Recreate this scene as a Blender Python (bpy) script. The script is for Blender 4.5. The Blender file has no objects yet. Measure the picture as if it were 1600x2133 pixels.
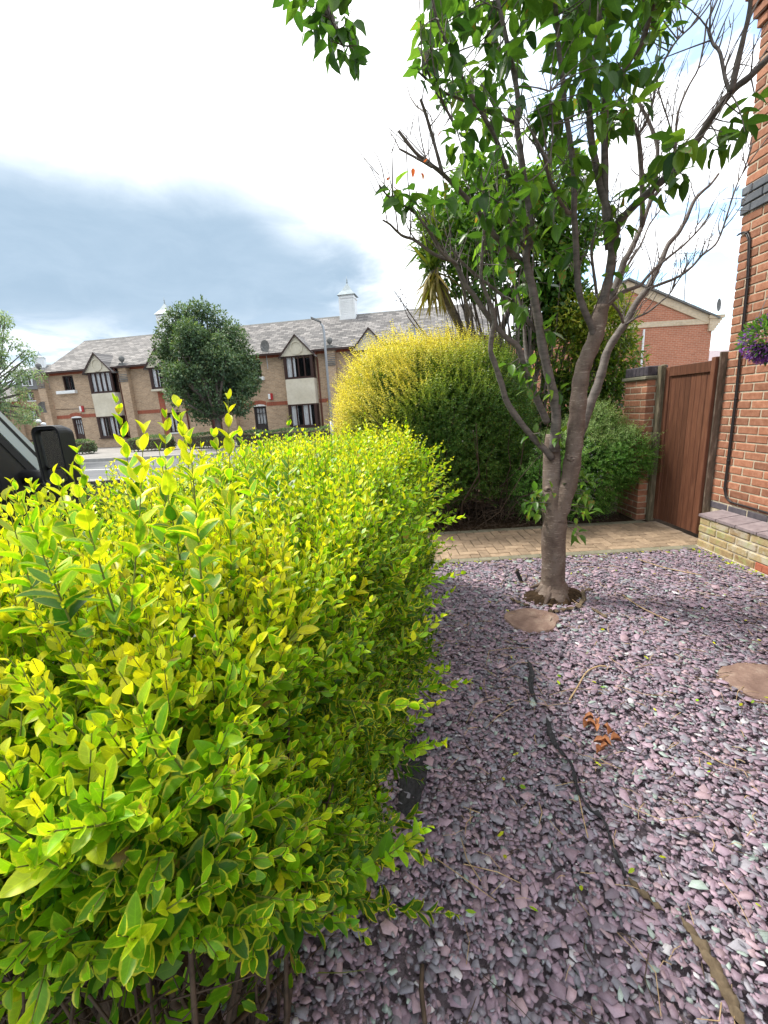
import bpy, math, random
import numpy as np
from math import radians, sin, cos, pi
from mathutils import Vector, Matrix

random.seed(7)
RNG = np.random.default_rng(7)
SC = bpy.context.scene
COL = SC.collection

# ------------------------------------------------------------------ camera
F, PITCH, ROLL, HC = 900.0, radians(13.4), radians(3.4), 1.5
_f = np.array([0, cos(PITCH), -sin(PITCH)])
_u0 = np.array([0, sin(PITCH), cos(PITCH)])
_r0 = np.array([1.0, 0, 0])
_R = _r0 * cos(ROLL) - _u0 * sin(ROLL)
_U = _u0 * cos(ROLL) + _r0 * sin(ROLL)
CAM = np.array([0, 0, HC])
cam_d = bpy.data.cameras.new('camera')
cam = bpy.data.objects.new('camera', cam_d)
COL.objects.link(cam)
cam.matrix_world = Matrix(((_R[0], _U[0], -_f[0], 0), (_R[1], _U[1], -_f[1], 0), (_R[2], _U[2], -_f[2], HC), (0, 0, 0, 1)))
cam_d.sensor_fit = 'HORIZONTAL'
cam_d.sensor_width = 36
cam_d.lens = 36 * F / 1600
cam_d.clip_start = 0.03
cam_d.clip_end = 1000
SC.camera = cam

# ------------------------------------------------------------------ sun, sky, exposure
SUN_EL, SUN_AZ = radians(54), radians(-62)      # azimuth from +Y, negative = left of the camera
sun_d = bpy.data.lights.new('sun', 'SUN')
sun_d.energy = 3.5
sun_d.angle = radians(9)
sun_d.color = (1.0, 0.95, 0.86)
sun = bpy.data.objects.new('sun', sun_d)
COL.objects.link(sun)
sun.rotation_euler = Vector((sin(SUN_AZ) * cos(SUN_EL), cos(SUN_AZ) * cos(SUN_EL), sin(SUN_EL))).to_track_quat('Z', 'Y').to_euler()

W = bpy.data.worlds.new('World')
SC.world = W
W.use_nodes = True


class NT:
    """tiny helper to write node trees"""
    def __init__(s, tree):
        s.t = tree
        s.n = tree.nodes
        s.l = tree.links

    def node(s, typ, **kw):
        nd = s.n.new(typ)
        for k, v in kw.items():
            setattr(nd, k, v)
        return nd

    def put(s, sock, v):
        if hasattr(v, 'is_output'):
            s.l.new(v, sock)
        elif v is not None:
            try:
                sock.default_value = v
            except Exception:
                sock.default_value = tuple(v) + (1.0,)

    def math(s, op, a, b=0.0, c=None, clamp=False):
        nd = s.node('ShaderNodeMath', operation=op, use_clamp=clamp)
        s.put(nd.inputs[0], a)
        s.put(nd.inputs[1], b)
        if c is not None:
            s.put(nd.inputs[2], c)
        return nd.outputs[0]

    def vmath(s, op, a, b=(0, 0, 0)):
        nd = s.node('ShaderNodeVectorMath', operation=op)
        s.put(nd.inputs[0], a)
        s.put(nd.inputs[1], b)
        return nd.outputs[0]

    def mix(s, f, a, b, blend='MIX'):
        nd = s.node('ShaderNodeMix', data_type='RGBA', blend_type=blend)
        s.put(nd.inputs[0], f)
        s.put(nd.inputs[6], a)
        s.put(nd.inputs[7], b)
        return nd.outputs[2]

    def ramp(s, f, stops, interp='LINEAR'):
        nd = s.node('ShaderNodeValToRGB')
        nd.color_ramp.interpolation = interp
        el = nd.color_ramp.elements
        while len(el) < len(stops):
            el.new(0.5)
        for e, (p, c) in zip(el, stops):
            e.position = p
            e.color = tuple(c) + ((1.0,) if len(c) == 3 else ())
        s.put(nd.inputs[0], f)
        return nd.outputs[0]

    def smooth(s, v, a, b):
        nd = s.node('ShaderNodeMapRange', interpolation_type='SMOOTHSTEP')
        s.put(nd.inputs[0], v)
        s.put(nd.inputs[1], a)
        s.put(nd.inputs[2], b)
        return nd.outputs[0]

    def noise(s, vec, scale=5.0, detail=4.0, rough=0.55, dist=0.0):
        nd = s.node('ShaderNodeTexNoise')
        if vec is not None:
            s.put(nd.inputs['Vector'], vec)
        nd.inputs['Scale'].default_value = scale
        nd.inputs['Detail'].default_value = detail
        nd.inputs['Roughness'].default_value = rough
        nd.inputs['Distortion'].default_value = dist
        return nd.outputs[0]

    def sep(s, v):
        nd = s.node('ShaderNodeSeparateXYZ')
        s.put(nd.inputs[0], v)
        return nd.outputs

    def comb(s, x, y, z):
        nd = s.node('ShaderNodeCombineXYZ')
        for i, v in enumerate((x, y, z)):
            s.put(nd.inputs[i], v)
        return nd.outputs[0]


def build_world():
    t = NT(W.node_tree)
    t.n.clear()
    out = t.node('ShaderNodeOutputWorld')
    bg = t.node('ShaderNodeBackground')
    bg.inputs[1].default_value = 0.115
    sky = t.node('ShaderNodeTexSky', sky_type='NISHITA', sun_disc=False)
    sky.sun_elevation = SUN_EL
    sky.sun_rotation = SUN_AZ
    sky.air_density = 1.2
    sky.dust_density = 0.6
    d = t.node('ShaderNodeTexCoord').outputs['Generated']
    x, y, z = t.sep(d)
    az = t.math('ARCTAN2', x, y)                       # 0 ahead, negative left
    el = t.math('ARCSINE', z)
    # clouds live on a plane overhead: stretched towards the horizon
    k = t.math('DIVIDE', 1.0, t.math('ADD', t.math('MAXIMUM', z, 0.0), 0.16))
    pv = t.comb(t.math('MULTIPLY', x, k), t.math('MULTIPLY', y, k), 0.0)
    n1 = t.noise(pv, 0.9, 6, 0.55, 0.3)
    n2 = t.noise(pv, 2.6, 6, 0.6, 0.4)
    n1c = t.math('SUBTRACT', n1, 0.5)
    n2c = t.math('SUBTRACT', n2, 0.5)
    eld = t.math('MULTIPLY', el, 180 / pi)
    azd = t.math('MULTIPLY', az, 180 / pi)
    wob = t.math('MULTIPLY', n1c, 7.0)
    wob = t.math('ADD', wob, t.math('MULTIPLY', n2c, 2.5))
    e2 = t.math('ADD', eld, wob)
    # the dark rain cloud over the houses on the left
    top = t.math('MULTIPLY_ADD', azd, -0.33, 19.3)
    top = t.math('MINIMUM', top, 24.5)
    up = t.math('SUBTRACT', 1.0, t.smooth(t.math('SUBTRACT', e2, top), -5.0, 6.0))
    lo = t.smooth(e2, 6.5, 12.5)
    rt = t.math('SUBTRACT', 1.0, t.smooth(t.math('ADD', azd, t.math('MULTIPLY', n2c, 14.0)), -6.0, 11.0))
    dark = t.math('MULTIPLY', t.math('MULTIPLY', up, lo), rt, clamp=True)
    lowc = t.math('MULTIPLY', t.math('SUBTRACT', 1.0, t.smooth(e2, 10.0, 16.0)), t.math('SUBTRACT', 1.0, t.smooth(azd, -5.0, 8.0)))
    white = t.mix(t.smooth(n2, 0.3, 0.7), (10.6, 10.9, 11.3, 1), (13.2, 13.2, 13.2, 1))
    grey = t.mix(t.smooth(n2, 0.3, 0.72), (2.55, 3.45, 4.4, 1), (2.95, 3.85, 4.8, 1))
    low = t.mix(t.smooth(n2, 0.38, 0.62), (4.2, 5.2, 6.3, 1), (8.0, 8.4, 8.9, 1))
    c = t.mix(lowc, white, low)
    c = t.mix(dark, c, grey)
    # breaks in the cloud show the sky on the right
    gap = t.smooth(t.math('ADD', n2, t.math('MULTIPLY', n1c, 0.5)), 0.44, 0.56)
    gap = t.math('MULTIPLY', gap, t.smooth(azd, 8.0, 26.0))
    gap = t.math('MULTIPLY', gap, t.math('SUBTRACT', 1.0, t.smooth(eld, 26.0, 48.0)))
    gap = t.math('MULTIPLY', gap, t.smooth(eld, 2.0, 7.0))
    skyc = t.mix(1.0, sky.outputs[0], (1.5, 1.9, 2.1, 1), 'MULTIPLY')
    c = t.mix(t.math('MULTIPLY', gap, 0.85), c, skyc)
    t.l.new(c, bg.inputs[0])
    t.l.new(bg.outputs[0], out.inputs[0])


build_world()
SC.view_settings.view_transform = 'Standard'
SC.view_settings.look = 'None'
SC.view_settings.exposure = 0.66
SC.view_settings.gamma = 1.0
SC.view_settings.use_curve_mapping = False
SC.render.engine = 'CYCLES'
SC.cycles.use_denoising = True
SC.cycles.max_bounces = 6
SC.cycles.diffuse_bounces = 3
SC.cycles.glossy_bounces = 2
SC.cycles.transmission_bounces = 3
SC.cycles.transparent_max_bounces = 6
SC.cycles.sample_clamp_indirect = 4.0

# ------------------------------------------------------------------ object helpers
WL = {}          # world location of things


def ray(px, py):
    return _f + _R * (px - 800) / F - _U * (py - 1066.5) / F


def at(px, py, y):                         # the point of the place seen there, y metres ahead
    d = ray(px, py)
    return CAM + d * (y / d[1])


def gnd(px, py, z=0.0):
    d = ray(px, py)
    return CAM + d * ((z - HC) / d[2])


def pix(p):
    q = np.asarray(p, float) - CAM
    d = q @ _f
    d = np.where(np.abs(d) < 1e-6, 1e-6, d)
    return 800 + F * (q @ _R) / d, 1066.5 - F * (q @ _U) / d, d


def thing(name, label, cat, loc=(0, 0, 0), group=None, rotz=0.0):
    o = bpy.data.objects.new(name, None)
    o.empty_display_size = 0.1
    COL.objects.link(o)
    o.location = tuple(loc)
    o.rotation_euler = (0, 0, rotz)
    o['label'] = label
    o['category'] = cat
    if group:
        o['group'] = group
    WL[o.name] = np.array(loc, float)
    return o


def link(o, parent=None, world=False, kind=None, label=None):
    COL.objects.link(o)
    if parent is not None:
        o.parent = parent
        if world:                          # geometry given in world coordinates
            q = parent
            off = np.zeros(3)
            while q is not None:
                off = off + np.array(q.location)
                q = q.parent
            o.location = Vector(o.location) - Vector(off)
    if kind:
        o['kind'] = kind
    if label:
        o['label'] = label
    return o


class MB:
    def __init__(s):
        s.v, s.f, s.m = [], [], []

    def add(s, vs, fs, mi=0):
        b = len(s.v)
        s.v += [tuple(map(float, p)) for p in vs]
        s.f += [tuple(i + b for i in f) for f in fs]
        s.m += [mi] * len(fs)
        return s

    def box(s, x0, x1, y0, y1, z0, z1, mi=0):
        vs = [(x, y, z) for z in (z0, z1) for y in (y0, y1) for x in (x0, x1)]
        fs = [(0, 2, 3, 1), (4, 5, 7, 6), (0, 1, 5, 4), (2, 6, 7, 3), (0, 4, 6, 2), (1, 3, 7, 5)]
        return s.add(vs, fs, mi)

    def bbox(s, x0, x1, y0, y1, z0, z1, b=0.004, mi=0):
        """box with chamfered corners (24 verts)"""
        c = ((x0 + x1) / 2, (y0 + y1) / 2, (z0 + z1) / 2)
        h = ((x1 - x0) / 2, (y1 - y0) / 2, (z1 - z0) / 2)
        b = min(b, *(q * 0.45 for q in h))
        vs = []
        idx = {}
        for sx in (-1, 1):
            for sy in (-1, 1):
                for sz in (-1, 1):
                    for a in range(3):
                        p = [c[i] + (sx, sy, sz)[i] * (h[i] - (0 if i == a else b)) for i in range(3)]
                        idx[(sx, sy, sz, a)] = len(vs)
                        vs.append(p)
        fs = []
        for a in range(3):
            o1, o2 = [i for i in range(3) if i != a]
            for sg in (-1, 1):
                q = []
                for (p1, p2) in ((-1, -1), (1, -1), (1, 1), (-1, 1)):
                    k = [0, 0, 0]
                    k[a] = sg
                    k[o1] = p1
                    k[o2] = p2
                    q.append(idx[tuple(k) + (a,)])
                fs.append(tuple(q))
        for a in range(3):                 # edge strips along axis a
            o1, o2 = [i for i in range(3) if i != a]
            for p1 in (-1, 1):
                for p2 in (-1, 1):
                    k0 = [0, 0, 0]
                    k0[a], k0[o1], k0[o2] = -1, p1, p2
                    k1 = list(k0)
                    k1[a] = 1
                    fs.append((idx[tuple(k0) + (o1,)], idx[tuple(k1) + (o1,)], idx[tuple(k1) + (o2,)], idx[tuple(k0) + (o2,)]))
        for sx in (-1, 1):
            for sy in (-1, 1):
                for sz in (-1, 1):
                    fs.append(tuple(idx[(sx, sy, sz, a)] for a in range(3)))
        return s.add(vs, fs, mi)

    def tube(s, pts, radii, n=8, mi=0, cap=True, wob=0.0, rnd=random):
        pts = [np.array(p, float) for p in pts]
        if not hasattr(radii, '__len__'):
            radii = [radii] * len(pts)
        t0 = pts[1] - pts[0]
        ref = np.array([0, 0, 1.0]) if abs(t0[2]) < 0.9 * np.linalg.norm(t0) else np.array([1.0, 0, 0])
        vs, fs = [], []
        a = np.cross(t0, ref)
        a /= np.linalg.norm(a) + 1e-9
        for i, p in enumerate(pts):
            t = pts[min(i + 1, len(pts) - 1)] - pts[max(i - 1, 0)]
            t = t / (np.linalg.norm(t) + 1e-9)
            a = a - t * (a @ t)
            a /= np.linalg.norm(a) + 1e-9
            b = np.cross(t, a)
            for k in range(n):
                th = 2 * pi * k / n
                r = radii[i] * (1 + wob * (rnd.random() - 0.5))
                vs.append(p + (a * cos(th) + b * sin(th)) * r)
        for i in range(len(pts) - 1):
            for k in range(n):
                k2 = (k + 1) % n
                fs.append((i * n + k, i * n + k2, (i + 1) * n + k2, (i + 1) * n + k))
        if cap:
            fs.append(tuple(range(n - 1, -1, -1)))
            fs.append(tuple((len(pts) - 1) * n + k for k in range(n)))
        return s.add(vs, fs, mi)

    def lathe(s, prof, c, n=16, mi=0):
        vs, fs = [], []
        for r, z in prof:
            for k in range(n):
                th = 2 * pi * k / n
                vs.append((c[0] + r * cos(th), c[1] + r * sin(th), c[2] + z))
        for i in range(len(prof) - 1):
            for k in range(n):
                k2 = (k + 1) % n
                fs.append((i * n + k, i * n + k2, (i + 1) * n + k2, (i + 1) * n + k))
        fs.append(tuple(range(n - 1, -1, -1)))
        fs.append(tuple((len(prof) - 1) * n + k for k in range(n)))
        return s.add(vs, fs, mi)

    def prism(s, poly, axis, a0, a1, mi=0):
        """poly = 2D points; extruded along axis (0, 1 or 2) from a0 to a1"""
        n = len(poly)

        def mk(p, a):
            q = [p[0], p[1]]
            q.insert(axis, a)
            return q
        vs = [mk(p, a0) for p in poly] + [mk(p, a1) for p in poly]
        fs = [tuple(range(n)), tuple(range(2 * n - 1, n - 1, -1))]
        for i in range(n):
            j = (i + 1) % n
            fs.append((i, i + n, j + n, j))
        return s.add(vs, fs, mi)

    def mesh(s, name, mats, smooth=False):
        me = bpy.data.meshes.new(name)
        me.from_pydata(s.v, [], s.f)
        for m in (mats if isinstance(mats, (list, tuple)) else [mats]):
            me.materials.append(m)
        if max(s.m, default=0) > 0:
            me.polygons.foreach_set('material_index', s.m)
        if smooth:
            me.polygons.foreach_set('use_smooth', [True] * len(me.polygons))
        import bmesh
        bm = bmesh.new()
        bm.from_mesh(me)
        bmesh.ops.recalc_face_normals(bm, faces=bm.faces)
        bm.to_mesh(me)
        bm.free()
        me.update()
        return me

    def build(s, name, mats, parent=None, world=False, smooth=False, kind=None, label=None):
        o = bpy.data.objects.new(name, s.mesh(name, mats, smooth))
        return link(o, parent, world, kind, label)


def np_mesh(name, V, loops, sizes, mat, uv=None, tint=None, smooth=False):
    """mesh from flat numpy arrays: V (n,3), loops = vertex index per corner, sizes = corners per face"""
    me = bpy.data.meshes.new(name)
    me.vertices.add(len(V))
    me.vertices.foreach_set('co', np.ascontiguousarray(V, np.float32).ravel())
    me.loops.add(len(loops))
    me.loops.foreach_set('vertex_index', np.ascontiguousarray(loops, np.int32))
    me.polygons.add(len(sizes))
    st = np.concatenate(([0], np.cumsum(sizes)[:-1])).astype(np.int32)
    me.polygons.foreach_set('loop_start', st)
    me.polygons.foreach_set('loop_total', np.ascontiguousarray(sizes, np.int32))
    if smooth:
        me.polygons.foreach_set('use_smooth', np.ones(len(sizes), bool))
    if uv is not None:
        l = me.uv_layers.new(name='UVMap')
        l.data.foreach_set('uv', np.ascontiguousarray(uv[loops], np.float32).ravel())
    if tint is not None:
        a = me.color_attributes.new('tint', 'FLOAT_COLOR', 'POINT')
        c = np.ones((len(V), 4), np.float32)
        c[:, :3] = tint
        a.data.foreach_set('color', c.ravel())
    me.materials.append(mat)
    me.update(calc_edges=True)
    return me


def unit(a):
    a = np.asarray(a, float)
    return a / (np.linalg.norm(a, axis=-1, keepdims=True) + 1e-9)


# leaf templates: verts (u along, v across -1..1 with the outline applied, lift), faces
def leaf_tmpl(us, ws, mid=True, fold=0.16, curl=0.12, wave=0.0):
    vs, uv, fs = [], [], []
    k = len(us)
    rows = []
    for i, (u, w) in enumerate(zip(us, ws)):
        lift = -curl * u * u
        if w < 1e-6:
            vs.append((u, 0, lift))
            uv.append((u, 0))
            rows.append([len(vs) - 1])
        else:
            r = []
            for v in ((-1, 0, 1) if mid else (-1, 1)):
                vs.append((u, v * w, lift + abs(v) * w * fold + (wave * v * (1 if i % 2 else -1))))
                uv.append((u, v))
                r.append(len(vs) - 1)
            rows.append(r)
    for a, b in zip(rows[:-1], rows[1:]):
        if len(a) == 1 and len(b) > 1:
            for q in range(len(b) - 1):
                fs.append((a[0], b[q + 1], b[q]))
        elif len(b) == 1 and len(a) > 1:
            for q in range(len(a) - 1):
                fs.append((a[q], a[q + 1], b[0]))
        else:
            for q in range(len(a) - 1):
                fs.append((a[q], a[q + 1], b[q + 1], b[q]))
    return np.array(vs, float), np.array(uv, float), fs


T_PRIVET = leaf_tmpl((0, .16, .42, .72, .92, 1), (0, .58, 1, .74, .28, 0), True, .14, .14)
T_PRIVET_FINE = leaf_tmpl((0, .09, .24, .43, .64, .82, .94, 1), (0, .40, .78, 1, .93, .64, .28, 0), True, .14, .16)
T_PRIVET_FAR = leaf_tmpl((0, .3, .7, 1), (0, .9, .8, 0), False, .0, .2)
T_DIAMOND = (np.array([(0, 0, 0), (.5, -1, .12), (1, 0, -.06), (.5, 1, .12)], float), np.array([(0, 0), (.5, -1), (1, 0), (.5, 1)], float), [(0, 2, 1), (0, 3, 2)])
T_CHERRY = leaf_tmpl((0, .1, .3, .55, .76, .9, 1), (0, .62, 1, .9, .5, .16, 0), True, .16, .3, .02)
T_LAUREL = leaf_tmpl((0, .25, .6, 1), (0, .85, .9, 0), False, .0, .3)
T_STRAP = leaf_tmpl((0, .2, .5, .8, 1), (.5, 1, .9, .5, 0), False, 0.0, 0.55)


def leaf_xf(d, n):
    d = unit(d)
    s = unit(np.cross(n, d))
    n = np.cross(d, s)
    return d, s, n


def leaves_mesh(name, mat, base, d, n, L, Wd, tmpl, tint, rng=RNG, curlvar=0.5):
    tv, tuv, tf = tmpl
    N = len(base)
    d, s, n = leaf_xf(d, n)
    cv = (1 + curlvar * rng.normal(size=N))[:, None]
    V = (base[:, None, :] + d[:, None, :] * (tv[None, :, 0] * L[:, None])[..., None]
         + s[:, None, :] * (tv[None, :, 1] * (Wd * .5)[:, None])[..., None]
         + n[:, None, :] * (tv[None, :, 2] * cv * L[:, None] * .8)[..., None])
    k = len(tv)
    fl = np.concatenate([np.array(f) for f in tf])
    fs = np.array([len(f) for f in tf])
    loops = (np.arange(N)[:, None] * k + fl[None, :]).ravel()
    sizes = np.tile(fs, N)
    return np_mesh(name, V.reshape(-1, 3), loops, sizes, mat, np.tile(tuv, (N, 1)), np.repeat(tint, k, axis=0), True)


def leaf_parts(name, mat, parent, base, d, n, L, Wd, tmpl, tint, nvar=10):
    """the leaves that show largest: each one an object, sharing a few leaf meshes"""
    tv, tuv, tf = tmpl
    order = np.argsort(tint[:, 0], kind='stable')
    groups = np.array_split(order, nvar)
    d, s, n = leaf_xf(d, n)
    off = np.array(parent.location)
    for gi, g in enumerate(groups):
        if len(g) == 0:
            continue
        V = tv.copy()
        V[:, 2] *= .6 + .9 * ((gi * 7) % nvar) / nvar
        me = np_mesh(name, V, np.concatenate([np.array(f) for f in tf]), np.array([len(f) for f in tf]), mat, tuv, np.repeat(np.median(tint[g], axis=0)[None], len(tv), 0), True)
        for i in g:
            o = bpy.data.objects.new(name, me)
            b = base[i] - off
            A, B, Cc = d[i] * L[i], s[i] * Wd[i] * .5, n[i] * L[i] * .8
            o.matrix_basis = Matrix(((A[0], B[0], Cc[0], b[0]), (A[1], B[1], Cc[1], b[1]), (A[2], B[2], Cc[2], b[2]), (0, 0, 0, 1)))
            COL.objects.link(o)
            o.parent = parent


def tubes_mesh(name, mat, P, R, n=3, tint=None):
    """many thin stems: P (N,K,3) points, R (N,K) radii"""
    N, K, _ = P.shape
    t = unit(np.gradient(P, axis=1))
    ref = np.where(np.abs(t[:, :, 2:3]) < .9, np.array([0, 0, 1.0]), np.array([1.0, 0, 0]))
    a = unit(np.cross(t, ref))
    b = np.cross(t, a)
    th = 2 * pi * np.arange(n) / n
    V = P[:, :, None, :] + (a[:, :, None, :] * np.cos(th)[None, None, :, None] + b[:, :, None, :] * np.sin(th)[None, None, :, None]) * R[:, :, None, None]
    V = V.reshape(-1, 3)
    i, k, q = np.meshgrid(np.arange(N), np.arange(K - 1), np.arange(n), indexing='ij')
    q2 = (q + 1) % n
    base = i * K * n
    f = np.stack([base + k * n + q, base + k * n + q2, base + (k + 1) * n + q2, base + (k + 1) * n + q], -1).reshape(-1, 4)
    return np_mesh(name, V, f.ravel(), np.full(len(f), 4), mat, None, tint, True)


def grow_shoots(root, dr, ln, step, leafL, ratio, rng=RNG, bend=0.25, a0=1.25, a1=0.55, skip=0.12):
    """opposite leaves along shoots; returns leaf arrays and stem points"""
    N = len(root)
    dr = unit(dr)
    K = np.maximum(3, (ln / step).astype(int))
    tot = K.sum()
    idx = np.repeat(np.arange(N), K)
    kk = np.arange(tot) - np.repeat(np.cumsum(K) - K, K)
    t = (kk + 0.6) / K[idx]
    up = np.array([0, 0, 1.0])
    tl = t * ln[idx]
    pos = root[idx] + dr[idx] * tl[:, None] + up * (bend * tl * t)[:, None]
    tan = unit(dr[idx] + up * (2 * bend * t)[:, None])
    ref = np.where(np.abs(tan[:, 2:3]) < .95, up, np.array([1.0, 0, 0]))
    a = unit(np.cross(tan, ref))
    b = np.cross(tan, a)
    phi = rng.uniform(0, 2 * pi, N)[idx] + kk * (pi / 2) + rng.normal(0, .25, tot)
    out = []
    for sgn in (0, pi):
        ph = phi + sgn
        side = a * np.cos(ph)[:, None] + b * np.sin(ph)[:, None]
        al = a0 + (a1 - a0) * t + rng.normal(0, .18, tot)
        ld = tan * np.cos(al)[:, None] + side * np.sin(al)[:, None]
        lnrm = tan * np.sin(al)[:, None] - side * np.cos(al)[:, None]
        lnrm = lnrm + rng.normal(0, .22, (tot, 3))
        sz = leafL[idx] * (1.08 - .62 * np.clip((t - .45) / .55, 0, 1) ** 1.3) * rng.uniform(.75, 1.15, tot)
        keep = rng.random(tot) > skip
        out.append((pos[keep], ld[keep], lnrm[keep], sz[keep], idx[keep], t[keep]))
    base = np.concatenate([o[0] for o in out])
    d = np.concatenate([o[1] for o in out])
    n = np.concatenate([o[2] for o in out])
    L = np.concatenate([o[3] for o in out])
    si = np.concatenate([o[4] for o in out])
    tt = np.concatenate([o[5] for o in out])
    Wd = L * ratio * rng.uniform(.85, 1.15, len(L))
    ks = np.linspace(0, 1, 4)
    stem = root[:, None, :] + dr[:, None, :] * (ks[None, :] * ln[:, None])[..., None] + up * (bend * ks[None, :] ** 2 * ln[:, None])[..., None]
    return base, d, n, L, Wd, si, tt, stem


# ------------------------------------------------------------------ materials
def mat_new(name):
    m = bpy.data.materials.new(name)
    m.use_nodes = True
    t = NT(m.node_tree)
    t.n.clear()
    out = t.node('ShaderNodeOutputMaterial')
    p = t.node('ShaderNodeBsdfPrincipled')
    t.l.new(p.outputs[0], out.inputs[0])
    return m, t, p, out


def bump(t, p, h, strength=0.3, dist=0.01):
    b = t.node('ShaderNodeBump')
    b.inputs['Strength'].default_value = strength
    b.inputs['Distance'].default_value = dist
    t.put(b.inputs['Height'], h)
    t.l.new(b.outputs[0], p.inputs['Normal'])


def m_noise(name, stops, scale=8, rough=0.8, stretch=(1, 1, 1), bumps=0.3, bdist=0.005, detail=6, objvar=0.0, metal=0.0, spec=0.4, coat=0.0):
    m, t, p, out = mat_new(name)
    oc = t.node('ShaderNodeTexCoord').outputs['Object']
    oi = t.node('ShaderNodeObjectInfo')
    v = t.vmath('MULTIPLY', oc, stretch)
    if objvar:
        v = t.vmath('ADD', v, t.comb(t.math('MULTIPLY', oi.outputs['Random'], 37.0), t.math('MULTIPLY', oi.outputs['Random'], 11.0), 0.0))
    n = t.noise(v, scale, detail, .6)
    n2 = t.noise(v, scale * 6, 3, .6)
    c = t.ramp(n, stops)
    c = t.mix(0.35, c, t.mix(n2, (.45, .45, .45, 1), (1.4, 1.4, 1.4, 1)), 'MULTIPLY')
    if objvar:
        f = t.math('MULTIPLY_ADD', oi.outputs['Random'], objvar * 2, 1 - objvar)
        c = t.mix(1.0, c, t.comb(f, f, f), 'MULTIPLY')
    t.put(p.inputs['Base Color'], c)
    p.inputs['Roughness'].default_value = rough
    p.inputs['Metallic'].default_value = metal
    p.inputs['Specular IOR Level'].default_value = spec
    p.inputs['Coat Weight'].default_value = coat
    p.inputs['Coat Roughness'].default_value = 0.05
    if bumps:
        bump(t, p, t.math('ADD', n, t.math('MULTIPLY', n2, .5)), bumps, bdist)
    return m


def m_leaf(name, deep, mid, bright, margin=None, trans=0.42, rough=0.42, red=None, spec=0.4, tgain=(1.25, 1.25, .55)):
    """tint.r: how golden / young the leaf is, tint.g: random value, tint.b: strength of the pale margin"""
    m, t, p, out = mat_new(name)
    at_ = t.node('ShaderNodeAttribute', attribute_name='tint')
    r, g, b = t.sep(at_.outputs['Color'])
    uvx = t.sep(t.node('ShaderNodeTexCoord').outputs['UV'])
    u, v = uvx[0], uvx[1]
    av = t.math('ABSOLUTE', v)
    c = t.ramp(r, [(0, deep), (.5, mid), (1, bright)])
    geo = t.node('ShaderNodeNewGeometry')
    nz = t.noise(geo.outputs['Position'], 90, 3, .6)
    if margin is not None:
        ed = t.math('ADD', av, t.math('MULTIPLY', t.math('SUBTRACT', nz, .5), .5))
        ed = t.math('MAXIMUM', ed, t.math('MULTIPLY_ADD', u, 3.0, -2.15))
        c = t.mix(t.math('MULTIPLY', t.smooth(ed, .62, .8), b), c, margin + (1,))
    if red is not None:
        c = t.mix(t.smooth(b, .8, .95), c, red + (1,))
    old = t.math('MULTIPLY', t.smooth(g, .90, .93), t.smooth(t.noise(geo.outputs['Position'], 55, 3, .6), .50, .60))
    c = t.mix(t.math('MULTIPLY', old, .8), c, (.22, .12, .035, 1))
    val = t.math('MULTIPLY_ADD', g, .7, .62)
    val = t.math('MULTIPLY', val, t.math('MULTIPLY_ADD', nz, .5, .75))
    c = t.mix(1.0, c, t.comb(val, val, val), 'MULTIPLY')
    # side veins and midrib, a little paler
    vein = t.math('SINE', t.math('ADD', t.math('MULTIPLY', u, 46.0), t.math('MULTIPLY', av, -9.0)))
    vein = t.math('MULTIPLY', t.smooth(vein, .75, 1.0), .16)
    vein = t.math('MAXIMUM', vein, t.math('MULTIPLY', t.math('SUBTRACT', 1.0, t.smooth(av, .03, .09)), .35))
    c = t.mix(vein, c, t.mix(1.0, c, (1.7, 1.6, 1.5, 1), 'MULTIPLY'))
    t.put(p.inputs['Base Color'], c)
    p.inputs['Roughness'].default_value = rough
    p.inputs['Specular IOR Level'].default_value = spec
    tr = t.node('ShaderNodeBsdfTranslucent')
    t.put(tr.inputs[0], t.mix(1.0, c, tgain + (1,), 'MULTIPLY'))
    mx = t.node('ShaderNodeMixShader')
    mx.inputs[0].default_value = trans
    t.l.new(p.outputs[0], mx.inputs[1])
    t.l.new(tr.outputs[0], mx.inputs[2])
    t.l.new(mx.outputs[0], out.inputs[0])
    return m


def m_plain(name, col, rough=0.6, metal=0.0, spec=0.4, coat=0.0, var=0.12, scale=20):
    lo = tuple(c * (1 - var) for c in col)
    hi = tuple(c * (1 + var) for c in col)
    return m_noise(name, [(.3, lo), (.7, hi)], scale, rough, bumps=0, metal=metal, spec=spec, coat=coat)


def m_brickwork(name, c1, c2, mortar, w=.225, h=.075, ms=.011, bias=0.0, patch=None):
    """brickwork too far away to tell the bricks apart"""
    m, t, p, out = mat_new(name)
    x, y, z = t.sep(t.node('ShaderNodeTexCoord').outputs['Object'])
    v = t.comb(t.math('ADD', x, y), z, 0.0)
    br = t.node('ShaderNodeTexBrick')
    t.l.new(v, br.inputs['Vector'])
    t.put(br.inputs['Color1'], c1)
    t.put(br.inputs['Color2'], c2)
    t.put(br.inputs['Mortar'], mortar)
    br.inputs['Scale'].default_value = 1.0
    br.inputs['Mortar Size'].default_value = ms
    br.inputs['Mortar Smooth'].default_value = 0.2
    br.inputs['Bias'].default_value = bias
    br.inputs['Brick Width'].default_value = w
    br.inputs['Row Height'].default_value = h
    n = t.noise(v, 1.3, 5, .6)
    n2 = t.noise(v, 9, 4, .65)
    f = t.math('ADD', t.math('MULTIPLY', n, .5), t.math('MULTIPLY', n2, .7))
    f = t.math('ADD', f, .4)
    c = t.mix(1.0, br.outputs['Color'], t.comb(f, f, f), 'MULTIPLY')
    t.put(p.inputs['Base Color'], c)
    p.inputs['Roughness'].default_value = .88
    bump(t, p, br.outputs['Fac'], -.3, .006)
    return m


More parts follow.
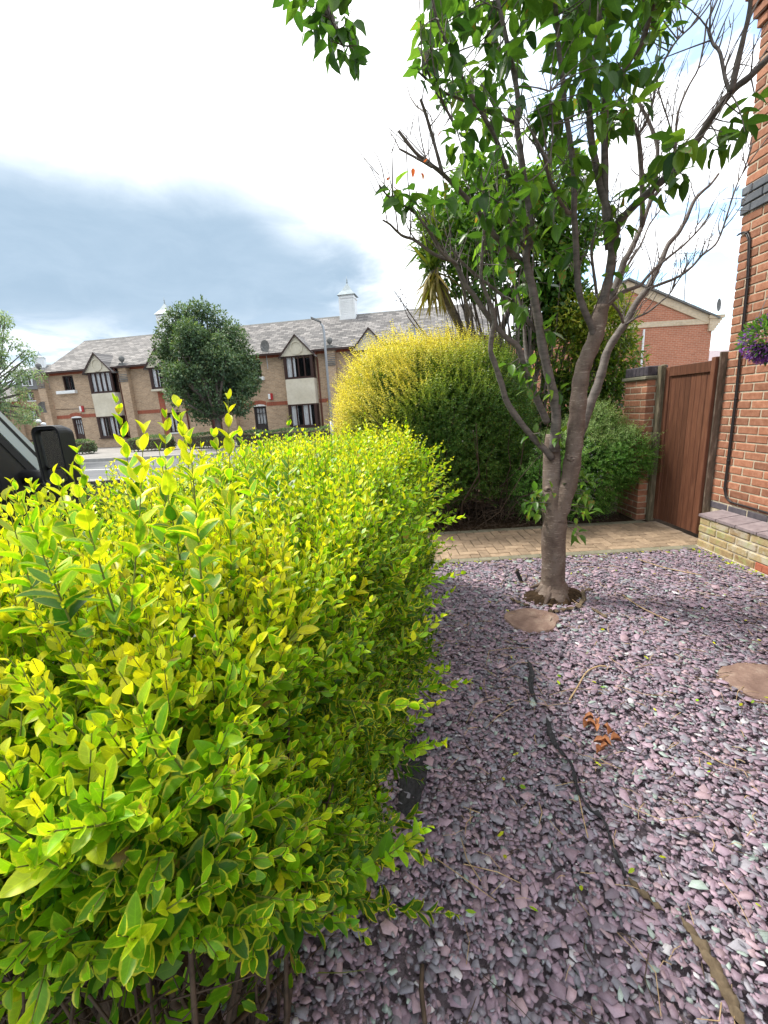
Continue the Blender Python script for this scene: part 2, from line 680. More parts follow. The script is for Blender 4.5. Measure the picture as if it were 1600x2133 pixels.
M = {}
M['privet'] = m_leaf('privet_leaf', (.045, .160, .008), (.25, .52, .010), (.80, .76, .024), (.72, .70, .05), .45, .40)
M['golden'] = m_leaf('golden_leaf', (.080, .20, .038), (.27, .39, .04), (.80, .70, .13), (.60, .52, .08), .38, .38)
M['cherry'] = m_leaf('cherry_leaf', (.034, .098, .022), (.080, .19, .032), (.19, .33, .045), None, .58, .34, (.34, .08, .045))
M['laurel'] = m_leaf('laurel_leaf', (.026, .080, .015), (.065, .17, .022), (.19, .33, .04), None, .42, .36, (.45, .16, .05))
M['nandina'] = m_leaf('nandina_leaf', (.03, .085, .014), (.13, .23, .02), (.38, .40, .05), None, .4, .42)
M['box'] = m_leaf('box_leaf', (.045, .135, .026), (.14, .34, .045), (.40, .56, .20), (.50, .55, .38), .3, .45)
M['street_leaf'] = m_leaf('street_tree_leaf', (.052, .100, .052), (.115, .19, .088), (.23, .33, .16), None, .3, .5)
M['wisp'] = m_leaf('wispy_leaf', (.15, .25, .13), (.25, .36, .21), (.38, .47, .33), None, .4, .5)
M['palm'] = m_leaf('palm_leaf', (.05, .12, .02), (.14, .22, .03), (.30, .22, .06), None, .25, .45, (.42, .16, .04))
M['bark'] = m_noise('cherry_bark', [(.25, (.080, .052, .040)), (.48, (.135, .096, .076)), (.64, (.175, .132, .108)), (.75, (.32, .26, .21))], 11, .72, (1.6, 1.6, 9), .5, .006, 8)
def m_cherry_bark():
    m, t, p, out = mat_new('cherry_bark')
    oc = t.node('ShaderNodeTexCoord').outputs['Object']
    a = t.noise(oc, 9, 6, .65)
    b = t.noise(t.vmath('MULTIPLY', oc, (16, 16, 95)), 1.0, 4, .6, .4)
    c2 = t.noise(t.vmath('MULTIPLY', oc, (30, 30, 40)), 1.0, 5, .7)
    c = t.ramp(a, [(.28, (.085, .058, .046)), (.5, (.150, .110, .088)), (.72, (.205, .165, .14))])
    c = t.mix(t.math('MULTIPLY', t.smooth(b, .56, .68), t.smooth(a, .35, .6)), c, (.33, .27, .22, 1))
    c = t.mix(t.math('MULTIPLY', t.smooth(c2, .56, .72), .7), c, (.055, .040, .032, 1))
    t.put(p.inputs['Base Color'], c)
    p.inputs['Roughness'].default_value = .75
    p.inputs['Specular IOR Level'].default_value = .3
    bump(t, p, t.math('ADD', t.math('ADD', b, c2), a), .7, .006)
    return m


M['bark'] = m_cherry_bark()
M['limb_bark'] = m_noise('limb_bark', [(.3, (.070, .058, .052)), (.7, (.185, .158, .14))], 14, .75, (1, 1, 3), .5, .006)
M['twig'] = m_noise('twig_bark', [(.3, (.036, .024, .017)), (.7, (.105, .072, .048))], 30, .8, bumps=0)
M['green_stem'] = m_noise('green_stem', [(.3, (.09, .10, .02)), (.7, (.22, .26, .05))], 30, .7, bumps=0)
M['soil'] = m_noise('soil', [(.3, (.020, .013, .008)), (.7, (.070, .046, .028))], 14, .95, bumps=1, bdist=.02, spec=.08)
M['asphalt'] = m_noise('asphalt', [(.3, (.10, .104, .112)), (.7, (.155, .158, .165))], 1.2, .85, bumps=.2, bdist=.003)
M['paving'] = m_noise('paving', [(.3, (.20, .19, .18)), (.7, (.32, .30, .28))], 2, .85, bumps=.2, bdist=.003)
M['kerb'] = m_noise('kerb_stone', [(.3, (.26, .25, .24)), (.7, (.38, .37, .35))], 4, .85, bumps=.2)
M['white_line'] = m_plain('road_paint', (.7, .7, .68), .7)
M['mortar'] = m_noise('mortar', [(.3, (.40, .34, .25)), (.7, (.60, .53, .40))], 40, .95, bumps=.6, bdist=.004)
M['red_brick'] = m_noise('red_brick', [(.25, (.24, .095, .052)), (.5, (.335, .145, .083)), (.75, (.42, .21, .135))], 22, .85, bumps=.5, bdist=.004, objvar=.27)
M['blue_brick'] = m_noise('blue_brick', [(.3, (.085, .095, .115)), (.7, (.17, .18, .20))], 14, .5, bumps=.3, bdist=.003, objvar=.15)
M['plinth_blue'] = m_noise('plinth_blue_brick', [(.3, (.065, .060, .075)), (.7, (.13, .115, .13))], 18, .6, bumps=.3, bdist=.003, objvar=.15)
M['coping'] = m_noise('coping_brick', [(.3, (.20, .16, .17)), (.7, (.34, .28, .29))], 16, .55, bumps=.3, bdist=.003, objvar=.12)
M['terracotta'] = m_noise('terracotta', [(.3, (.33, .09, .05)), (.7, (.42, .14, .08))], 20, .8, bumps=.3)
M['cap_brick'] = m_noise('cap_brick', [(.3, (.040, .035, .045)), (.6, (.10, .085, .10)), (.8, (.30, .27, .27))], 16, .55, bumps=.4, objvar=.2)
M['plank'] = m_noise('gate_plank', [(.3, (.085, .032, .018)), (.55, (.138, .055, .030)), (.75, (.19, .087, .052))], 5, .55, (9, 9, .9), .4, .004, 8, .2)
M['weathered_post'] = m_noise('weathered_post', [(.3, (.10, .075, .05)), (.55, (.20, .15, .11)), (.75, (.40, .33, .26))], 9, .9, (4, 4, 1), .7, .006)
M['old_post'] = m_noise('old_post', [(.3, (.085, .08, .05)), (.55, (.17, .14, .09)), (.75, (.32, .27, .19))], 9, .9, (3, 3, .8), .7, .006)
M['black_plastic'] = m_plain('black_plastic', (.018, .018, .02), .45)
M['cable'] = m_plain('cable_black', (.03, .024, .024), .45)
M['van_paint'] = m_plain('van_paint', (.012, .014, .018), .25, coat=.8, var=.05)
M['pillar_sky_sheen'] = m_plain('pillar_sky_sheen', (.42, .48, .50), .35, coat=.3, var=.05)
M['rubber'] = m_plain('rubber', (.02, .02, .02), .8)
M['steel'] = m_plain('galvanised', (.32, .34, .36), .45, metal=.3)
M['white_paint'] = m_plain('white_paint', (.72, .74, .74), .6, var=.06, scale=3)
M['lead'] = m_noise('lead_roof', [(.3, (.24, .29, .31)), (.7, (.36, .42, .44))], 5, .6, bumps=0)
M['cream'] = m_noise('cream_render', [(.3, (.50, .46, .36)), (.7, (.62, .58, .48))], 1.5, .9, bumps=.1)
M['brown_frame'] = m_plain('brown_frame', (.040, .018, .014), .5)
M['dark_stone'] = m_noise('dark_stone', [(.3, (.10, .10, .10)), (.7, (.20, .20, .19))], 10, .9, bumps=.3)
M['downpipe'] = m_plain('red_brown_pipe', (.12, .035, .022), .5)
M['curtain'] = m_plain('net_curtain', (.80, .83, .86), .9, var=.1, scale=8)
M['room'] = m_plain('dark_room', (.03, .028, .026), .9)
M['door_red'] = m_plain('door_brown', (.09, .03, .02), .5)
M['door_dark'] = m_plain('door_dark', (.03, .022, .022), .5)
M['alarm_red'] = m_plain('alarm_red', (.40, .03, .03), .4)
M['stock'] = m_brickwork('stock_brick', (.45, .31, .195, 1), (.31, .205, .125, 1), (.42, .35, .27, 1))
M['stock_far'] = m_brickwork('stock_brick_far', (.36, .23, .13, 1), (.26, .16, .09, 1), (.30, .24, .17, 1), .45, .15, .02)
M['soldier'] = m_brickwork('red_soldier_band', (.30, .075, .04, 1), (.24, .055, .03, 1), (.26, .14, .09, 1), .075, .3, .008)
M['red_wall'] = m_brickwork('far_red_brick', (.42, .155, .085, 1), (.36, .12, .062, 1), (.42, .25, .17, 1))
M['buff'] = m_brickwork('buff_brick', (.55, .44, .30, 1), (.48, .37, .24, 1), (.5, .42, .32, 1))
M['dry_leaf'] = m_noise('dry_leaf', [(.3, (.22, .080, .030)), (.7, (.40, .17, .07))], 40, .7, bumps=.3)
M['straw'] = m_noise('straw', [(.3, (.30, .20, .10)), (.7, (.52, .38, .22))], 30, .8, bumps=0)
M['yellow_leaf'] = m_noise('fallen_yellow_leaf', [(.3, (.50, .38, .04)), (.7, (.58, .50, .10))], 30, .7, bumps=0)
M['membrane'] = m_noise('weed_membrane', [(.3, (.010, .010, .012)), (.7, (.045, .045, .05))], 90, .8, bumps=.6)
M['brown_membrane'] = m_noise('dirty_membrane', [(.3, (.07, .05, .03)), (.7, (.16, .12, .075))], 25, .9, bumps=.5)
M['flagstone'] = m_noise('flagstone', [(.3, (.16, .098, .078)), (.55, (.25, .165, .13)), (.75, (.38, .29, .23))], 12, .85, bumps=1.0, bdist=.008)
M['purple'] = m_leaf('purple_flower', (.14, .05, .30), (.30, .10, .48), (.48, .22, .62), None, .3, .5, None, .3, (1.1, 1.0, 1.1))


def m_roof():
    m, t, p, out = mat_new('slate_roof')
    x, y, z = t.sep(t.node('ShaderNodeTexCoord').outputs['Object'])
    v = t.comb(t.math('ADD', x, t.math('MULTIPLY', y, .02)), t.math('MULTIPLY', z, 1.0), 0.0)
    br = t.node('ShaderNodeTexBrick')
    t.l.new(v, br.inputs['Vector'])
    t.put(br.inputs['Color1'], (.115, .11, .108))
    t.put(br.inputs['Color2'], (.31, .29, .275))
    t.put(br.inputs['Mortar'], (.06, .056, .056))
    br.inputs['Scale'].default_value = 1.0
    br.inputs['Mortar Size'].default_value = .014
    br.inputs['Brick Width'].default_value = .4
    br.inputs['Row Height'].default_value = .125
    n = t.noise(t.comb(x, z, 0.0), .7, 5, .6)
    n2 = t.noise(t.comb(t.math('MULTIPLY', x, 2.2), t.math('MULTIPLY', z, 8.0), 0.0), 1.0, 3, .7)
    f = t.math('ADD', t.math('MULTIPLY', n, .5), t.math('MULTIPLY_ADD', n2, .8, .3))
    t.put(p.inputs['Base Color'], t.mix(1.0, br.outputs['Color'], t.comb(f, f, f), 'MULTIPLY'))
    p.inputs['Roughness'].default_value = .8
    return m


M['roof'] = m_roof()


def m_pane(name, see=0.55, tint=(.02, .025, .03)):
    m, t, p, out = mat_new(name)
    p.inputs['Base Color'].default_value = tint + (1,)
    p.inputs['Roughness'].default_value = .06
    p.inputs['Specular IOR Level'].default_value = .7
    tr = t.node('ShaderNodeBsdfTransparent')
    mx = t.node('ShaderNodeMixShader')
    mx.inputs[0].default_value = see
    t.l.new(p.outputs[0], mx.inputs[1])
    t.l.new(tr.outputs[0], mx.inputs[2])
    t.l.new(mx.outputs[0], out.inputs[0])
    return m


M['pane'] = m_pane('window_pane', .92)
M['dark_glass'] = m_pane('van_glass', .25)
def m_flat(name, col, rough, metal=0.0, coat=0.0, spec=.5):
    m, t, p, out = mat_new(name)
    p.inputs['Base Color'].default_value = col + (1,)
    p.inputs['Roughness'].default_value = rough
    p.inputs['Metallic'].default_value = metal
    p.inputs['Coat Weight'].default_value = coat
    p.inputs['Coat Roughness'].default_value = .04
    p.inputs['Specular IOR Level'].default_value = spec
    return m


M['mirror'] = m_flat('mirror_glass', (.75, .78, .8), .02, 1.0)
M['van_paint'] = m_flat('van_paint', (.010, .012, .016), .22, 0, .9)
M['pillar_sky_sheen'] = m_flat('pillar_sky_sheen', (.42, .48, .50), .3, 0, .4)  # sky reflected in the black pillar, put in as a pale base colour


def m_tinted(name, rough=.6, spec=.5, ns=60):
    """base colour from the piece's own tint"""
    m, t, p, out = mat_new(name)
    at_ = t.node('ShaderNodeAttribute', attribute_name='tint')
    geo = t.node('ShaderNodeNewGeometry')
    n = t.noise(geo.outputs['Position'], ns, 4, .65)
    n2 = t.noise(geo.outputs['Position'], ns * 6, 2, .6)
    f = t.math('MULTIPLY_ADD', n, .7, .65)
    f = t.math('MULTIPLY', f, t.math('MULTIPLY_ADD', n2, .4, .8))
    t.put(p.inputs['Base Color'], t.mix(1.0, at_.outputs['Color'], t.comb(f, f, f), 'MULTIPLY'))
    p.inputs['Roughness'].default_value = rough
    p.inputs['Specular IOR Level'].default_value = spec
    bump(t, p, t.math('ADD', n, n2), .25, .002)
    return m


M['slate'] = m_tinted('slate_chip', .55)
M['slate_bed'] = m_noise('slate_bed', [(.3, (.12, .098, .115)), (.7, (.24, .195, .22))], 45, .8, bumps=.8, bdist=.01)
M['paver'] = m_noise('path_paver', [(.25, (.18, .128, .085)), (.5, (.27, .195, .128)), (.75, (.35, .26, .18))], 14, .85, bumps=.4, bdist=.003, objvar=.22)
M['joint_sand'] = m_noise('joint_sand', [(.3, (.06, .05, .032)), (.7, (.13, .105, .065))], 30, .95, bumps=.4, spec=.1)
M['edging'] = m_noise('path_edging', [(.3, (.13, .13, .085)), (.7, (.23, .21, .155))], 14, .9, bumps=.4, bdist=.003, objvar=.12)


def m_mossy():
    m, t, p, out = mat_new('mossy_yellow_brick')
    geo = t.node('ShaderNodeNewGeometry')
    oi = t.node('ShaderNodeObjectInfo')
    pos = geo.outputs['Position']
    n = t.noise(pos, 9, 5, .65)
    n2 = t.noise(pos, 30, 5, .65)
    c = t.ramp(t.math('ADD', t.math('MULTIPLY', n2, .7), t.math('MULTIPLY', oi.outputs['Random'], .35)), [(.3, (.20, .12, .06)), (.55, (.33, .235, .115)), (.8, (.43, .35, .19))])
    c = t.mix(t.smooth(n, .48, .62), c, (.30, .29, .11, 1))
    c = t.mix(t.math('MULTIPLY', t.smooth(t.noise(pos, 5, 5, .7), .52, .66), .6), c, (.50, .47, .39, 1))
    t.put(p.inputs['Base Color'], c)
    p.inputs['Roughness'].default_value = .9
    bump(t, p, n2, .5, .004)
    return m


M['mossy'] = m_mossy()

# ------------------------------------------------------------------ ground, road, pavements
FA = np.array([-20.1, 29.6, 0.0])                   # left front corner of the terrace across the road
FANG = -math.atan2(.171, .985)
FE = np.array([cos(FANG), sin(FANG), 0])
FN = np.array([FE[1], -FE[0], 0])                   # from its front towards this garden


def fac(s, t, z=0.0):
    p = FA + FE * s + FN * t
    return (p[0], p[1], z)


def strip(name, t0, t1, z, mat, s0=-90, s1=110, kind='structure', th=0.0):
    mb = MB()
    a, b, c, d = fac(s0, t0, z), fac(s1, t0, z), fac(s1, t1, z), fac(s0, t1, z)
    if th:
        lo = [(p[0], p[1], z - th) for p in (a, b, c, d)]
        mb.add([a, b, c, d] + lo, [(0, 1, 2, 3), (0, 4, 5, 1), (1, 5, 6, 2), (2, 6, 7, 3), (3, 7, 4, 0)])
    else:
        mb.add([a, b, c, d], [(0, 1, 2, 3)])
    return mb.build(name, mat, kind=kind)


mb = MB()
mb.add([(-300, -300, -.06), (300, -300, -.06), (300, 300, -.06), (-300, 300, -.06)], [(0, 1, 2, 3)])
mb.build('ground', M['soil'], kind='structure')
strip('road', 9.0, 15.4, -.02, M['asphalt'])
strip('far_pavement', 6.1, 8.85, .10, M['paving'], th=.15)
strip('far_kerb', 8.85, 9.0, .105, M['kerb'], th=.2)
strip('near_kerb', 15.4, 15.55, .09, M['kerb'], th=.2)
strip('near_pavement', 15.55, 17.6, .085, M['paving'], th=.15)
strip('front_yard', .02, 6.1, .09, M['paving'], -8, 40, th=.15)
for k in range(9):
    mb = MB()
    s0 = -14 + k * 6
    mb.add([fac(s0, 12.1, -.016), fac(s0 + 3.5, 12.1, -.016), fac(s0 + 3.5, 12.22, -.016), fac(s0, 12.22, -.016)], [(0, 1, 2, 3)])
    mb.build('road_marking', M['white_line'], kind='structure')
mb = MB()
mb.add([(-6.5, -4, -.03), (-1.42, -4, -.03), (-1.05, 10.4, -.03), (-6.5, 11.2, -.03)], [(0, 1, 2, 3)])
mb.build('driveway', M['asphalt'], kind='structure')


# ------------------------------------------------------------------ the terrace across the road
terr = thing('brick_terrace', 'long two-storey brown brick terrace with grey slate roof and cream gabled bays across the road', 'building', tuple(FA), None, FANG)
WS0, WS1 = -1.35, 27.0
BAYS = [(2.06, 3.74, True), (6.36, 8.02, False), (15.08, 16.84, True), (19.38, 21.1, True)]
OPEN = [(-.3, .5, 3.85, 4.78), (-.25, .5, .15, 2.1), (12.65, 13.45, 3.8, 4.78), (12.65, 13.47, .15, 2.08), (9.7, 10.45, .15, 2.08), (9.7, 10.5, 3.8, 4.78), (6.75, 7.75, .8, 2.05)]
for a, b, low in BAYS:
    OPEN.append((a + .12, b - .12, 3.6, 4.7))
    if low:
        OPEN.append((a + .12, b - .12, .85, 2.0))


def wall_with_holes(mb, s0, s1, z0, z1, holes, y=0.0, depth=.22):
    xs = sorted({s0, s1, *[h[0] for h in holes], *[h[1] for h in holes]})
    zs = sorted({z0, z1, *[h[2] for h in holes], *[h[3] for h in holes]})
    for a, b in zip(xs[:-1], xs[1:]):
        for c, d in zip(zs[:-1], zs[1:]):
            mx, mz = (a + b) / 2, (c + d) / 2
            if any(h[0] < mx < h[1] and h[2] < mz < h[3] for h in holes):
                continue
            mb.add([(a, y, c), (b, y, c), (b, y, d), (a, y, d)], [(0, 1, 2, 3)])
    for h in holes:
        a, b, c, d = h
        vs = [(a, y, c), (b, y, c), (b, y, d), (a, y, d), (a, y + depth, c), (b, y + depth, c), (b, y + depth, d), (a, y + depth, d)]
        mb.add(vs, [(0, 4, 5, 1), (1, 5, 6, 2), (2, 6, 7, 3), (3, 7, 4, 0)])


mb = MB()
wall_with_holes(mb, WS0, WS1, 0, 5.1, OPEN)
mb.add([(WS0, 0, 0), (WS0, 7.4, 0), (WS0, 7.4, 5.1), (WS0, 3.6, 7.3), (WS0, 0, 5.1)], [(4, 3, 2, 1, 0)])
mb.add([(WS1, 0, 0), (WS1, 7.4, 0), (WS1, 7.4, 5.1), (WS1, 3.6, 7.3), (WS1, 0, 5.1)], [(0, 1, 2, 3, 4)])
mb.add([(WS0, 7.4, 0), (WS1, 7.4, 0), (WS1, 7.4, 5.1), (WS0, 7.4, 5.1)], [(0, 1, 2, 3)])
wall = mb.build('wall', M['stock'], terr)
mb = MB()
mb.add([(WS0 + .1, 1.6, 0), (WS1 - .1, 1.6, 0), (WS1 - .1, 1.6, 5), (WS0 + .1, 1.6, 5)], [(0, 1, 2, 3)])
mb.build('room_back', M['room'], wall)
# red soldier-course bands
mb = MB()
cur = WS0
for a, b in sorted([(x[0], x[1]) for x in BAYS]) + [(WS1, WS1)]:
    MB().box(cur, a, -.012, .05, 4.84, 5.06).build('brick_band', M['soldier'], terr)
    cur = b
for a, b in ((WS0, -.32), (.57, 2.06), (3.78, 6.3), (8.1, 9.6), (10.55, 12.58), (13.55, 15.08), (16.88, 19.38), (21.14, 25)):
    MB().box(a, b, -.012, .05, 2.08, 2.31).build('brick_band', M['soldier'], terr)
for c in (.125, 10.07, 13.06):                       # arched over the doors
    n = 8
    mb = MB()
    for k in range(n):
        u0, u1 = -1 + 2 * k / n, -1 + 2 * (k + 1) / n
        x0, x1 = c + u0 * .46, c + u1 * .46
        za, zb = 2.12 + .10 * (1 - u0 * u0), 2.12 + .10 * (1 - u1 * u1)
        mb.add([(x0, -.013, za), (x1, -.013, zb), (x1, -.013, zb + .23), (x0, -.013, za + .23), (x0, .05, za), (x1, .05, zb), (x1, .05, zb + .23), (x0, .05, za + .23)],
               [(0, 1, 2, 3), (0, 4, 5, 1), (3, 2, 6, 7), (0, 3, 7, 4), (1, 5, 6, 2)])
    mb.build('brick_arch', M['soldier'], terr)
for c in (.125, 10.07, 13.06):
    MB().prism([(c - .42, 2.095), (c + .42, 2.095), (c + .3, 2.17), (c, 2.21), (c - .3, 2.17)], 1, -.02, .06).build('door_head', M['white_paint'], terr)


def window(parent, a, b, c, d, y, n, mat=None, curtain=None, sill=None, fw=.07):
    mat = mat or M['brown_frame']
    mb = MB()
    mb.box(a, b, y, y + .09, c, c + fw)
    mb.box(a, b, y, y + .09, d - fw, d)
    w = (b - a - fw) / n
    for k in range(n + 1):
        x = a + k * w
        mb.box(x, x + fw, y - .004, y + .086, c + fw, d - fw)
    f = mb.build('window', mat, parent)
    me = MB().box(fw, w, 0, .012, 0, d - c - 2 * fw).mesh('pane', M['pane'])
    for k in range(n):
        o = bpy.data.objects.new('pane', me)
        o.location = (a + k * w, y + .045, c + fw)
        link(o, f)
    if curtain:
        for (u0, u1) in curtain:
            mb = MB()
            x0, x1 = a + (b - a) * u0, a + (b - a) * u1
            m_ = max(4, int((x1 - x0) / .06))
            pts = [(x0 + (x1 - x0) * q / m_, y + .13 + .025 * (q % 2)) for q in range(m_ + 1)]
            for p, q in zip(pts[:-1], pts[1:]):
                mb.add([(p[0], p[1], c + .04), (q[0], q[1], c + .04), (q[0], q[1], d - .04), (p[0], p[1], d - .04)], [(0, 1, 2, 3)])
            mb.build('curtain', M['curtain'], f)
    if sill:
        MB().bbox(a - sill[0], b + sill[1], y - sill[2], y + .06, c - sill[3], c, .02).build('sill', M['white_paint'], f)
    return f


window(terr, -.3, .5, 3.85, 4.78, .06, 2, curtain=[(.42, .5)], sill=(.5, .12, .28, .2))
window(terr, 12.65, 13.45, 3.8, 4.78, .06, 2, sill=(.3, .15, .28, .2))
window(terr, 9.7, 10.5, 3.8, 4.78, .06, 2, sill=(.3, .15, .28, .2))
window(terr, 6.75, 7.75, .8, 2.05, .06, 3, curtain=[(0, .5)], sill=(.05, .05, .1, .08))


def door(a, b, mat, glazed):
    mb = MB()
    mb.box(a, a + .09, .05, .15, .15, 2.1)
    mb.box(b - .09, b, .05, .15, .15, 2.1)
    mb.box(a + .09, b - .09, .05, .15, 2.0, 2.1)
    z1 = 1.05 if glazed else 1.98
    mb.box(a + .1, b - .1, .08, .13, .17, z1)
    if glazed:
        n = 3
        for k in range(n + 1):
            x = a + .1 + (b - a - .24) * k / n
            mb.box(x, x + .04, .08, .13, z1, 1.99)
        mb.box(a + .1, b - .1, .082, .128, 1.66, 1.70)
    d = mb.build('door', mat, terr)
    if glazed:
        MB().box(a + .12, b - .12, .10, .112, z1, 1.97).build('pane', M['pane'], d)
        MB().box(a + .12, b - .12, .17, .18, z1 - .1, 1.97).build('curtain', M['curtain'], d)
    MB().bbox(b - .2, b - .16, .04, .08, 1.0, 1.12).build('handle', M['steel'], d)


door(-.25, .5, M['brown_frame'], True)
door(12.65, 13.47, M['door_dark'], True)
door(9.7, 10.45, M['door_red'], False)

for bi, (a, b, low) in enumerate(BAYS):
    c = (a + b) / 2
    y = -.5
    mb = MB()                                        # cream spandrel, head and the gable above
    if low:
        mb.bbox(a, b, y, -.003, 2.06, 3.5, .012)
    else:
        mb.bbox(a - .04, b + .04, y - .06, -.003, 3.38, 3.5, .012)
    mb.build('bay_panel', M['cream'], terr)
    mb = MB().prism([(a - .14, 4.78), (b + .14, 4.78), (c, 5.84)], 1, y - .05, -.36)
    g = mb.build('bay_gable', M['cream'], terr)
    mb = MB()                                        # raised ring on the gable
    n = 28
    for k in range(n):
        t0, t1 = 2 * pi * k / n, 2 * pi * (k + 1) / n
        q = []
        for (r, yy) in ((.38, y - .10), (.30, y - .10), (.37, y - .045), (.31, y - .045)):
            for t_ in (t0, t1):
                q.append((c + r * cos(t_), yy, 5.2 + r * sin(t_)))
        mb.add(q, [(0, 1, 3, 2), (0, 4, 5, 1), (2, 3, 7, 6)])
    mb.build('ring', M['cream'], g)
    for z0, z1 in ([(.72, 2.06)] if low else []) + [(3.5, 4.78)]:      # dark corner posts and side cheeks
        mb = MB()
        for x in (a, b - .1):
            mb.box(x, x + .1, y, y + .1, z0, z1)
        for x in (a, b - .08):
            mb.box(x, x + .08, -.12, -.003, z0, z1)
            mb.box(x + .01, x + .07, y + .1, -.12, z0, z0 + .08)
            mb.box(x + .01, x + .07, y + .1, -.12, z1 - .1, z1)
        mb.box(a + .1, b - .1, y + .01, y + .1, z0 - .0, z0 + .05)
        if z0 < 1:
            mb.box(a - .05, b + .05, y - .06, -.003, .66, .72)
        fr = mb.build('bay_frame', M['brown_frame'], terr)
    cur = ([(.0, .25), (.25, 1)], [(0, .3), (.45, .95)], [(0, .22), (.24, .36)], [(.1, .4), (.5, .95)])[bi]
    window(terr, a + .1, b - .1, 3.55, 4.78, y + .02, 4 if bi != 2 else 4, curtain=cur)
    if low:
        window(terr, a + .1, b - .1, .77, 2.06, y + .02, 4, curtain=[(0, .28), (.5, .8)])
        MB().box(a - .02, b + .02, y + .06, -.003, .1, .66).build('bay_base', M['stock'], terr)
    for z0, z1 in ([(.77, 2.0)] if low else []) + [(3.55, 4.7)]:
        for x in (a + .035, b - .045):
            MB().box(x, x + .01, y + .1, -.12, z0, z1).build('side_pane', M['pane'], fr)
    # small pitched roof running back into the main slope
    ex = .22
    mb = MB()
    for sg in (-1, 1):
        x0 = c + sg * ((b - a) / 2 + ex)
        vs = [(x0, y - .16, 4.72), (c, y - .16, 5.92), (c, .95, 5.92), (x0, -.2, 4.72),
              (x0, y - .16, 4.65), (c, y - .16, 5.85), (c, .95, 5.85), (x0, -.2, 4.65)]
        mb.add(vs, [(0, 1, 2, 3), (4, 5, 6, 7), (0, 3, 7, 4), (0, 4, 5, 1)])
    mb.build('bay_roof', M['roof'], terr)
    mb = MB()
    for sg in (-1, 1):
        x0, x1 = c + sg * ((b - a) / 2 + ex - .01), c
        mb.add([(x0, y - .18, 4.64), (x1, y - .18, 5.84), (x1, y - .18, 5.93), (x0, y - .18, 4.75), (x0, y - .155, 4.64), (x1, y - .155, 5.84), (x1, y - .155, 5.93), (x0, y - .155, 4.75)],
               [(0, 1, 2, 3), (4, 5, 6, 7), (0, 4, 5, 1), (3, 2, 6, 7)])
    mb.build('bargeboard', M['brown_frame'], terr)
    # rain-water pipe beside the bay
    mb = MB()
    x = b + .16
    mb.tube([(x, -.4, 4.98), (x, -.36, 4.8), (x, -.08, 4.55), (x, -.07, 2.5), (x, -.07, .1)], .045, 8)
    mb.build('downpipe', M['downpipe'], terr, smooth=True)
# red brick pier under the second bay
MB().box(6.36, 6.74, -.03, -.002, .1, 3.38).build('brick_strip', M['soldier'], terr)

# projecting brick piers with stone caps and ball finials
for c in (-1.66, 4.42, 11.3, 17.86, 24.6):
    mb = MB()
    mb.box(c - .28, c + .28, -.34, -.002, .09, 4.2)
    mb.box(c - .28, c + .28, -.34, -.002, 4.2, 4.92)
    p = mb.build('pier', M['stock'], terr)
    mb = MB()
    for k in range(7):
        mb.box(c - .3, c + .3, -.40 + .012 * k, -.34, 4.1 + k * .1, 4.15 + k * .1)
    mb.build('corbel', M['dark_stone'], p)
    mb = MB()
    mb.bbox(c - .34, c + .34, -.42, .02, 4.92, 5.08, .02)
    mb.prism([(c - .26, 5.08), (c + .26, 5.08), (c + .1, 5.24), (c - .1, 5.24)], 1, -.34, -.06)
    mb.build('cap', M['dark_stone'], p)
    mb = MB().lathe([(.05, 5.22), (.05, 5.3), (.12, 5.34), (.17, 5.44), (.175, 5.5), (.14, 5.6), (.06, 5.65), (.01, 5.66)], (c, -.2, 0), 14)
    mb.build('ball_finial', M['dark_stone'], p, smooth=True)

# main roof: overlapping courses
mb = MB()
NC = 24
y0, z0, y1, z1 = -.42, 5.02, 3.6, 7.44
for k in range(NC):
    f0, f1 = k / NC, (k + 1.25) / NC
    ya, za, yb, zb = y0 + (y1 - y0) * f0, z0 + (z1 - z0) * f0, y0 + (y1 - y0) * min(f1, 1), z0 + (z1 - z0) * min(f1, 1)
    a, b = WS0 - .02, WS1 + .1
    mb.add([(a, ya, za + .035), (b, ya, za + .035), (b, yb, zb + .012), (a, yb, zb + .012), (a, ya, za), (b, ya, za)], [(0, 1, 2, 3), (4, 5, 1, 0)])
mb.add([(WS0, 3.6, 7.44), (WS1, 3.6, 7.44), (WS1, 7.7, 5.0), (WS0, 7.7, 5.0)], [(0, 1, 2, 3)])
mb.add([(WS0 - .02, y0, z0 - .08), (WS0 - .02, y1, z1 - .08), (WS0 - .02, y1, z1 + .02), (WS0 - .02, y0, z0 + .03)], [(0, 1, 2, 3)])
roof = mb.build('roof', M['roof'], terr)
mb = MB()
for k in range(62):
    x = WS0 + k * .458
    mb.prism([(3.45, 7.36), (3.6, 7.5), (3.75, 7.36), (3.6, 7.44)], 0, x, x + .445)
mb.build('ridge_tiles', M['dark_stone'], roof, kind='stuff')
mb = MB()
mb.box(WS0 - .05, WS1, -.47, -.36, 4.93, 5.03)
mb.box(WS0 - .05, WS1, -.36, -.003, 5.062, 5.09)
mb.box(WS0 - .05, WS1, -.36, -.34, 4.98, 5.062)
mb.build('gutter', M['brown_frame'], terr)


